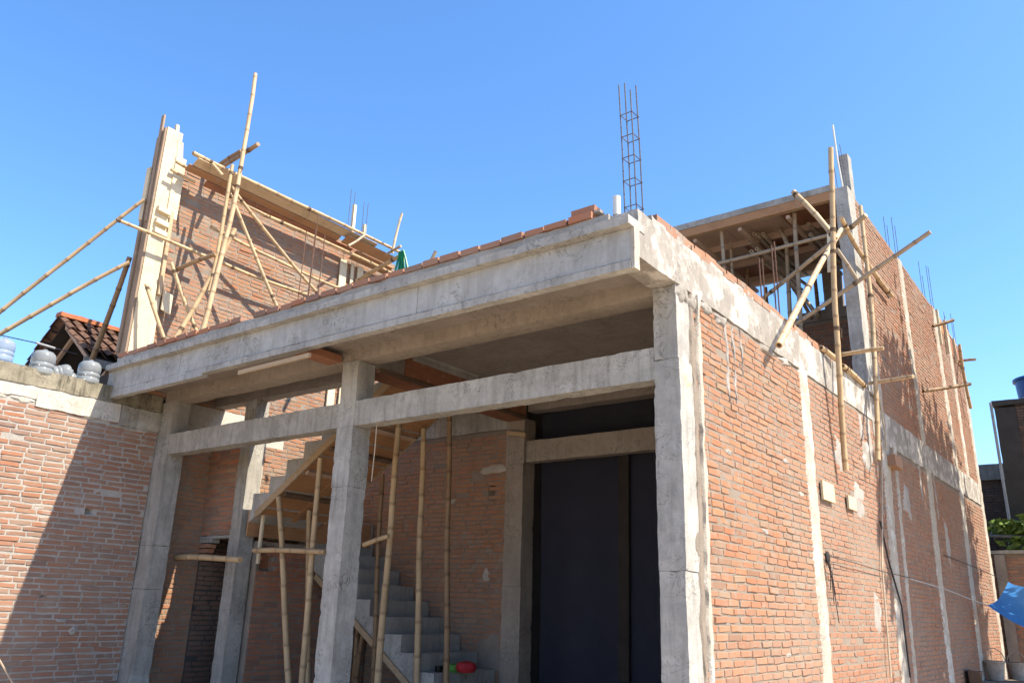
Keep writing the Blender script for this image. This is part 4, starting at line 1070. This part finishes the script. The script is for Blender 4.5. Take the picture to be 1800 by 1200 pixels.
# ------------------------------------------------------------------ bamboo scaffold at the right hand corner
BR_ = 'bamboo scaffold at the upper right corner'
bamboo((0.110, 4.378, 3.364), (0.426, 4.0, 7.637), 0.046, 0.044, 'thick upright main pole hanging in front of the side wall', group=BR_, ties=(0.42, 0.66, 0.73))
bamboo((0.120, 5.967, 3.738), (0.160, 6.439, 7.890), 0.045, 0.040, 'slimmer upright pole tight against the side wall behind the main pole', group=BR_, ties=(0.62,))
bamboo((0.160, 2.112, 4.371), (0.170, 5.078, 6.921), 0.051, 0.043, 'bright diagonal pole with its sawn butt end hanging low over the side beam', M_BAMBOO, BR_, ties=(0.4,))
bamboo((0.300, 4.225, 6.411), (-0.250, 4.421, 7.368), 0.046, 0.050, 'pole slanting up to the left from the main pole with a dark open end', M_BAMBOO, BR_)
bamboo((0.100, 8.266, 6.957), (0.220, 4.946, 7.042), 0.048, 0.042, 'pole slanting down along the upper side wall', group=BR_)
bamboo((-1.523, 6.300, 6.578), (0.479, 5.300, 7.163), 0.042, 0.046, 'pole rising from inside the upper room to the main pole and beyond', M_BAMBOO_GREY, BR_)
bamboo((-1.033, 6.300, 6.038), (1.185, 5.900, 6.952), 0.044, 0.042, 'long grey pole reaching out past the side wall against the sky', M_BAMBOO_GREY, BR_, ties=(0.48,))
bamboo((0.188, 5.600, 6.320), (-0.002, 5.400, 6.791), 0.040, 0.036, 'short brace between the main pole and the upper corner column', M_BAMBOO_GREY, BR_)
bamboo((0.000, 4.600, 4.915), (0.660, 4.600, 4.924), 0.034, 0.034, 'putlog sticking out from the main pole just over the side beam', group=BR_)
bamboo((0.020, 4.110, 4.907), (0.080, 4.535, 4.846), 0.048, 0.046, 'short bamboo lying on top of the side beam, near piece', group=BR_)
bamboo((0.050, 4.916, 4.860), (0.030, 6.057, 4.845), 0.046, 0.044, 'short bamboo lying on top of the side beam, far piece', group=BR_)
bamboo((0.050, 6.254, 4.931), (0.739, 5.800, 4.827), 0.034, 0.034, 'putlog sticking out of the side wall above the floor beam', group=BR_)
BF = 'putlogs at the far end of the side wall'
bamboo((0.020, 10.365, 5.735), (0.672, 11.400, 6.017), 0.045, 0.045, 'longest far putlog, lowest on the far side wall', M_BAMBOO_DARK, BF)
bamboo((0.020, 12.306, 7.599), (0.382, 12.600, 7.760), 0.045, 0.045, 'far putlog at the height of the formwork planks', M_BAMBOO_DARK, BF)
bamboo((0.020, 15.135, 7.534), (0.424, 14.600, 7.375), 0.040, 0.040, 'far putlog against the sky beside the far upright', M_BAMBOO_GREY, BF)
bamboo((0.150, 14.950, 6.323), (0.150, 14.572, 7.787), 0.048, 0.042, 'upright bamboo at the far end of the side wall', group=BF)
pf = thing('ring_beam_formwork', 'brown formwork planks standing over the far upper side wall', 'formwork', (-0.1, 13.7, 7.6))
MB().bar((-0.01, 12.6, 8.00), (-0.01, 14.3, 7.90), (0, 0, 0.34), (0.03, 0, 0)).build('side_board', M_PLY, pf)
MB().bar((0.0, 13.9, 7.72), (0.0, 15.6, 7.66), (0, 0, 0.42), (0.03, 0, 0)).build('side_board', M_PLY_RED, pf)
for yy in (12.9, 13.7, 14.6, 15.3):
    MB().bar((0.04, yy, 7.35), (0.04, yy, 8.15 if yy < 14 else 7.95), (0, 0.07, 0), (0.05, 0, 0)).build('cleat', M_WOOD, pf)
MB().bar((-0.17, 12.6, 8.19), (-0.17, 15.5, 8.0), (0.3, 0, 0), (0, 0, 0.03)).build('top_board', M_WOOD_Y, pf)

# ------------------------------------------------------------------ bamboo props under the stair
SP = 'bamboo props under the upper stair flight'
def prop(top_px, y_, q, r0, r1, lab, mat=None, ties=()):
    """stands on the ground; q: a point lower on its axis"""
    t, q = Vector(top_px), Vector(q)
    d = (q - t)
    foot = t + d * (t.z / (t.z - q.z))
    bamboo(foot, t, r0, r1, lab, mat or M_BAMBOO, SP, bow=0.006, ties=ties)
prop((-6.417, 0.831, 2.968), 0, (-5.888, 0.890, 0.644), 0.042, 0.036, 'nearest slanting prop left of the middle column')
prop((-5.667, 0.862, 3.443), 0, (-5.654, 0.920, 0.659), 0.042, 0.036, 'tall prop touching the left edge of the middle column')
prop((-6.582, 1.505, 2.863), 0, (-6.320, 1.570, 0.582), 0.038, 0.033, 'thin prop between two thicker props left of the middle column')
prop((-4.794, 1.415, 3.995), 0, (-4.909, 1.475, 0.686), 0.048, 0.04, 'thick prop just right of the middle column')
prop((-5.726, 2.071, 3.405), 0, (-5.561, 2.050, 0.613), 0.036, 0.032, 'thin brown prop behind the thick prop right of the middle column', M_BAMBOO_DARK)
prop((-4.847, 1.956, 3.962), 0, (-4.750, 2.020, 0.672), 0.044, 0.038, 'second prop from the right, in front of the brick stair wall')
prop((-4.423, 2.005, 4.230), 0, (-4.285, 2.070, 0.702), 0.042, 0.036, 'rightmost prop, in front of the brick stair wall', M_BAMBOO_DARK)
bamboo((-6.329, 2.400, 0.432), (-6.126, 2.200, 1.371), 0.04, 0.034, 'short slanting prop under the lower flight, left one', M_BAMBOO_DARK, 'short props under the lower stair flight')
bamboo((-6.283, 2.400, 0.435), (-5.991, 2.200, 1.315), 0.04, 0.034, 'short slanting prop under the lower flight, right one', M_BAMBOO_DARK, 'short props under the lower stair flight')
board((-6.846, 1.470, 2.725), (-6.115, 1.500, 3.215), (0, 0.10, 0), (0.03, 0, 0.03), 'formwork_brace', M_PLY, 'slanting timber brace under the stair formwork', 'board')
bamboo((-6.787, 0.800, 2.261), (-5.312, 0.800, 2.222), 0.036, 0.034, 'level bamboo tie across the props left of the middle column', group='level ties under the stair')
bamboo((-5.156, 1.300, 2.340), (-4.709, 1.300, 2.436), 0.034, 0.030, 'level bamboo tie right of the middle column', group='level ties under the stair')
bamboo((-8.506, 0.550, 2.169), (-6.702, 0.550, 2.125), 0.042, 0.040, 'thick level bamboo in front of the low doorway', group='level ties under the stair')
board((-6.872, 0.950, 2.754), (-6.870, 0.950, 2.098), (0.05, 0, 0), (0, 0.03, 0), 'hanging_batten', M_WOOD, 'short batten hanging beside the vent opening below the landing', 'board')
m = MB().tube([(-3.815, 0.100, 3.607), (-3.813, 0.100, 3.266), (-3.827, 0.100, 2.909)], 0.006, 6)
solo(m, 'cord', M_CORD, 'pale cord hanging from the lintel beside the middle column', 'cord')

m = MB().tube([(-7.900, -1.792, 0.992), (-7.900, -1.471, 0.574)], 0.010, 6)
solo(m, 'cord', M_CORD, 'pale cord slanting down in front of the boundary wall', 'cord')
# things lying on the lower steps
gb = MB().lathe((-4.552, 2.500, 0.788), [(0.02, 0), (0.10, 0.01), (0.13, 0.05), (0.10, 0.10), (0.03, 0.12)], 14)
solo(gb, 'plastic_bag', M_GREEN, 'green bundle on a low stair step', 'bag', smooth=True)
gb = MB().lathe((-4.348, 2.500, 0.801), [(0.02, 0), (0.11, 0.01), (0.14, 0.06), (0.12, 0.12), (0.04, 0.145)], 14)
solo(gb, 'plastic_bag', M_RED, 'red bundle on a low stair step', 'bag', smooth=True)
gb = MB().lathe((-4.639, 2.300, 0.762), [(0.035, 0), (0.045, 0.005), (0.055, 0.11), (0.05, 0.115), (0.042, 0.02)], 14)
solo(gb, 'cup', M_CUP, 'small black cup on a low stair step', 'cup', smooth=True)

# ------------------------------------------------------------------ small things on the side wall
for p, s_, lab in (((0.030, 3.821, 3.032), 0.20, 'cream square board fixed to the side wall, larger one on the left'), ((0.030, 4.783, 3.007), 0.15, 'cream square board fixed to the side wall, smaller one on the right')):
    p = Vector(p)
    m = MB().rough(0.018, 0.045, p.y - s_ * 1.1, p.y + s_ * 1.1, p.z - s_ / 2 * 1.1, p.z + s_ / 2 * 1.1, 0.1, 0.003)
    solo(m, 'square_board', M_CARD, lab, 'board', 'cream boards on the side wall')
cb = thing('cable_bundle', 'dark cables coming out of a hole in the side wall', 'cable', (0.020, 3.591, 2.257))
for i, (dy, dz) in enumerate(((0.0, 0.35), (0.08, 0.5), (0.16, 0.4), (0.2, 0.7), (0.05, 0.2))):
    p = Vector((0.030, 3.558, 2.255))
    MB().tube([p, p + Vector((0.03, dy * 0.3, -dz * 0.4)), p + Vector((0.015, dy, -dz))], 0.005, 6).build('cable', M_CABLE, cb)
MB().lathe((-0.000, 3.658, 2.268), [(0.02, 0.0), (0.07, 0.005), (0.07, 0.02), (0.01, 0.025)], 10, (1, 0, 0)).build('socket', M_CABLE, cb)
def wallwire(pts, r_, mat, lab, name='cable'):
    m = MB().tube([tuple(p) for p in pts], r_, 6)
    solo(m, name, mat, lab, name)
wallwire([(0.030, 6.591, 3.867), (0.040, 5.910, 2.254), (0.050, 5.721, 0.907)], 0.012, M_CORD, 'tan cord hanging straight down the side wall')
wallwire([(0.030, 6.105, 2.914), (0.040, 6.295, 2.389), (0.050, 6.705, 1.794), (0.050, 6.736, 0.865)], 0.013, M_CABLE, 'thick dark cable sagging down the side wall beside the tan cord')
wallwire([(0.050, 3.499, 2.276), (0.060, 4.495, 2.260), (0.050, 5.830, 2.227), (0.200, 6.725, 2.180)], 0.005, M_CABLE, 'thin black wire strung level along the side wall from the cable hole', 'wire')
wallwire([(0.060, 7.294, 2.197), (0.200, 8.997, 2.114), (0.200, 11.159, 2.012), (0.300, 12.431, 1.922)], 0.009, M_WIRE, 'grey rope strung from the side wall to the near corner of the tarp', 'rope')
wallwire([(0.020, 10.347, 2.731), (0.150, 13.514, 2.619), (0.400, 14.688, 2.444)], 0.007, M_CABLE, 'dark rope strung from the side wall to the upper corner of the tarp', 'rope')
wallwire([(0.030, 7.067, 7.487), (0.040, 6.664, 5.326), (0.050, 6.887, 4.302), (0.050, 6.838, 4.033)], 0.012, M_CORD, 'tan cord hanging along the upper side wall behind the slimmer pole')
m = MB().bar((0.012, 7.685, 7.117), (0.012, 8.531, 7.083), (0, 0.02, 0.14), (0.012, 0, 0))
solo(m, 'vent_panel', M_SHEET, 'grey strip set in the upper side wall', 'panel')
m = MB().rough(0.02, 0.14, 6.95, 7.35, 3.80, 3.98, 0.06, 0.02)
solo(m, 'clay_lump', M_BRICK, 'loose reddish clay lump stuck on the side wall under the floor beam', 'lump', smooth=True)

# ------------------------------------------------------------------ yard behind the right hand wall
yw = brick_wall('yard_wall', None, (-0.10, 16.1), (1, 0), (0, -1), 4.2, 0.0, 3.12, M_BRICK_OLD, M_MORTAR, 90, seed=81, res=0.08, thick=0.15)
tag(yw, 'red brick yard wall in shade behind the blue tarp', 'wall', kind='thing')
MB().rough(-0.1, 4.1, 15.98, 16.26, 3.125, 3.20, 0.12, 0.006).build('coping', M_CONC, yw, True)
MB().rough(0.03, 0.24, 15.99, 16.09, 0.0, 3.11, 0.12, 0.006).build('wall_column', M_SOFFIT, yw, True)
db = thing('dark_building', 'tall dark mossy brick building with a blue tank on its roof', 'building', (3, 18, 0))
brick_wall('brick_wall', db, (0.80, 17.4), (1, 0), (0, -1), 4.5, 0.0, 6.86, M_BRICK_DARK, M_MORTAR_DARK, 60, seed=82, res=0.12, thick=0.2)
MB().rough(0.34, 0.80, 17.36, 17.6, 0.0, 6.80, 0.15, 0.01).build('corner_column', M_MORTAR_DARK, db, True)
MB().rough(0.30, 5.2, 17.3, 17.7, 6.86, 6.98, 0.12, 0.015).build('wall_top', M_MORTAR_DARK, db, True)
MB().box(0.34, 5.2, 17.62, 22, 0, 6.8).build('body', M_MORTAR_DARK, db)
MB().tube([(0.31, 17.31, 2.5), (0.285, 17.31, 6.95)], 0.035, 10).build('drain_pipe', M_WIRE, db, True)
tk = thing('water_tank', 'round blue plastic water tank on the dark building', 'tank', (1.25, 18.3, 6.98))
MB().lathe((1.35, 18.2, 6.95), [(0.50, 0.0), (0.53, 0.3), (0.55, 0.62)], 28).build('shell', M_TANK, tk, True)
MB().lathe((1.35, 18.2, 7.57), [(0.55, 0.0), (0.60, 0.01), (0.60, 0.07), (0.30, 0.12), (0.02, 0.13)], 28).build('lid', M_TANK, tk, True)
m = MB()
for i in range(25):
    x = 0.95 + i * 0.06
    h = 0.02 * (i % 2)
    z = 6.93 + 0.62 * (i / 24)
    m.v += [(x, 17.35, z + h), (x, 18.0, z + h + 0.25), (x, 17.35, z + h - 0.012), (x, 18.0, z + h + 0.238)]
for i in range(24):
    a = i * 4
    m.f += [(a, a + 4, a + 5, a + 1), (a + 2, a + 3, a + 7, a + 6), (a, a + 2, a + 6, a + 4)]
solo(m, 'roofing_sheet', M_SHEET, 'slanting grey corrugated sheet in front of the blue tank', 'sheet')
lb = thing('low_building', 'low dark brick wall with a pale concrete cap between the two buildings', 'wall', (-0.3, 19.5, 0))
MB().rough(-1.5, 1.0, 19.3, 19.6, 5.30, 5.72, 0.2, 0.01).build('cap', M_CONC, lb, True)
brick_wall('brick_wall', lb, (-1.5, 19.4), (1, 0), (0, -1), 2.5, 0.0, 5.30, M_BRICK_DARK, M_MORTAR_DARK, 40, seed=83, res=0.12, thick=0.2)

def leafy(root, c, rad, n, size, seed, mat=M_LEAF, parts='crown', droop=0.3):
    rr = random.Random(seed)
    m = MB()
    clumps = []
    for _ in range(max(6, n // 60)):
        while True:
            q = Vector((rr.uniform(-1, 1), rr.uniform(-1, 1), rr.uniform(-1, 1)))
            if q.length < 1: break
        clumps.append((q, rr.uniform(0.18, 0.38)))
    for _ in range(n):
        q0, s_ = rr.choice(clumps)
        q = q0 + Vector((rr.gauss(0, 1), rr.gauss(0, 1), rr.gauss(0, 1))) * s_ * 0.55
        p = Vector(c) + Vector((q.x * rad[0], q.y * rad[1], q.z * rad[2]))
        d = Vector((rr.uniform(-1, 1), rr.uniform(-1, 1), rr.uniform(-1, 0.5) - droop)).normalized()
        s2 = d.cross(Vector((rr.uniform(-1, 1), rr.uniform(-1, 1), rr.uniform(-1, 1)))).normalized()
        L = size * rr.uniform(0.7, 1.3); W = L * rr.uniform(0.22, 0.32)
        up = d.cross(s2) * L * 0.1
        b = len(m.v)
        m.v += [tuple(p), tuple(p + d * L * 0.45 + s2 * W), tuple(p + d * L + up * -1), tuple(p + d * L * 0.45 - s2 * W), tuple(p + d * L * 0.5 + up)]
        m.f += [(b, b + 1, b + 4), (b + 1, b + 2, b + 4), (b + 2, b + 3, b + 4), (b + 3, b, b + 4)]
    return m.build(parts, mat, root)
pt = thing('garden_plant', 'bushy green plant in sun above the shaded yard wall', 'plant', (0.9, 16.8, 2.0))
leafy(pt, (0.75, 16.42, 3.50), (1.0, 0.22, 0.55), 1100, 0.24, 91, M_LEAF_SUN, droop=0.1)
MB().tube([(0.9, 16.7, 0.0), (0.85, 16.72, 2.0), (0.95, 16.75, 3.4)], [0.05, 0.04, 0.02], 8).build('stem', M_BARK, pt)
MB().tube([(0.9, 16.72, 2.4), (0.5, 16.7, 3.1), (0.3, 16.7, 3.7)], [0.03, 0.02, 0.01], 6).build('stem', M_BARK, pt)
for a, b, lab in (((-0.068, 16.400, 3.572), (0.814, 16.400, 3.510), 'grey pipe lying level among the leaves above the yard wall'), ((0.048, 16.350, 3.149), (0.799, 16.350, 3.366), 'grey pipe slanting among the leaves above the yard wall')):
    solo(MB().tube([a, b], 0.035, 8), 'pipe', M_SHEET, lab, 'pipe')

# blue tarp slung from the side wall
m = MB()
c0, c1, c2, c3 = Vector((0.300, 12.309, 1.930)), Vector((0.420, 14.541, 2.450)), Vector((1.426, 13.000, 2.266)), Vector((1.484, 12.000, 1.495))
NT_ = 34
for i in range(NT_ + 1):
    for j in range(NT_ + 1):
        a, b = i / NT_, j / NT_
        p = c0.lerp(c3, a).lerp(c1.lerp(c2, a), b)
        sag = -0.30 * math.sin(math.pi * a) * (0.5 + 0.5 * (1 - b)) - 0.18 * math.sin(math.pi * b) + 0.035 * noise.noise(Vector((a * 5, b * 4, 1)))
        m.v.append((p.x, p.y, p.z + sag * 0.55))
for i in range(NT_):
    for j in range(NT_):
        a = i * (NT_ + 1) + j
        m.f.append((a, a + NT_ + 1, a + NT_ + 2, a + 1))
solo(m, 'tarpaulin', M_TARP, 'bright blue tarp slung by ropes beside the side wall', 'tarpaulin', smooth=True)

# buckets at the foot of the far wall
def bucket(c, s, lab):
    t = thing('bucket', lab, 'bucket', tuple(c), 'cement stained buckets by the side wall')
    MB().lathe(c, [(0.02 * s, 0), (0.105 * s, 0.0), (0.14 * s, 0.25 * s), (0.155 * s, 0.255 * s), (0.155 * s, 0.28 * s), (0.135 * s, 0.28 * s), (0.10 * s, 0.02 * s)], 22).build('shell', M_BUCKET, t, True, 50)
    c = Vector(c)
    MB().tube([c + Vector((-0.15 * s * math.cos(a), 0.03, 0.26 * s + 0.20 * s * math.sin(a))) for a in [math.pi * i / 10 for i in range(11)]], 0.009, 6).build('handle', M_BUCKET, t)
bk0 = Vector((0.200, 12.805, 0.574))
bucket(bk0, 1.25, 'larger stained bucket at the foot of the side wall')
bucket(bk0 + Vector((0.34, 0.28, 0.02)), 1.1, 'smaller bucket with a raised handle behind the larger one')
TG = 'roof tiles lying by the buckets'
for i in range(4):
    p = bk0 + Vector((0.22 + 0.07 * i, -0.12 + 0.03 * i, -0.12 + 0.05 * (i % 2)))
    m = MB().bar(p, p + Vector((0.36, 0.12, 0.10 + 0.02 * i)), (-0.03, 0.2, 0), (0, 0, 0.022))
    solo(m, 'clay_tile', M_TILE_NEW, ('clay tile leaning by the buckets, %s of the heap') % ('lowest', 'second', 'third', 'top')[i], 'tile', TG)
m = MB().rough(0.03, 0.22, bk0.y - 2.0, bk0.y - 1.5, 0.0, 0.80, 0.12, 0.06, 3.0)
solo(m, 'sack_heap', M_WOOD_DARK, 'dark covered heap on the ground against the side wall', 'heap', smooth=True)
m = MB().rough(0.0, 1.2, bk0.y - 0.7, bk0.y + 0.7, 0.0, bk0.z - 0.005, 0.15, 0.004, 3.0)
solo(m, 'rubble_pile', M_MORTAR, 'low flat pile of rubble under the buckets', 'rubble', smooth=True)

# trees beside the plot, whose shade falls on the side wall
def tree(loc, c, rad, n, size, seed, label):
    t = thing('shade_tree', label, 'tree', loc)
    x, y, z = loc
    MB().tube([(x, y, 0), (x + 0.05, y + 0.1, c[2] * 0.35), (c[0], c[1], c[2] * 0.8), (c[0], c[1] + 0.1, c[2] + rad[2] * 0.6)], [0.2, 0.16, 0.10, 0.03], 10).build('trunk', M_BARK, t, True)
    rr = random.Random(seed)
    for i in range(7):
        b = Vector((c[0], c[1], c[2] * rr.uniform(0.5, 0.9)))
        e = Vector(c) + Vector((rr.uniform(-.7, .7) * rad[0], rr.uniform(-.8, .8) * rad[1], rr.uniform(-.4, .8) * rad[2]))
        MB().tube([b, b.lerp(e, 0.5) + Vector((0, 0, 0.2)), e], [0.06, 0.04, 0.015], 6).build('limb', M_BARK, t, True)
    leafy(t, c, rad, n, size, seed)
tree((4.4, 9.4, 0), (4.3, 9.4, 8.0), (0.9, 2.0, 3.4), 4200, 0.36, 101, 'leafy tree beside the plot, the nearer of two')
tree((4.6, 12.7, 0), (4.5, 12.7, 7.4), (0.9, 2.1, 3.1), 4200, 0.36, 102, 'leafy tree beside the plot, the farther of two')
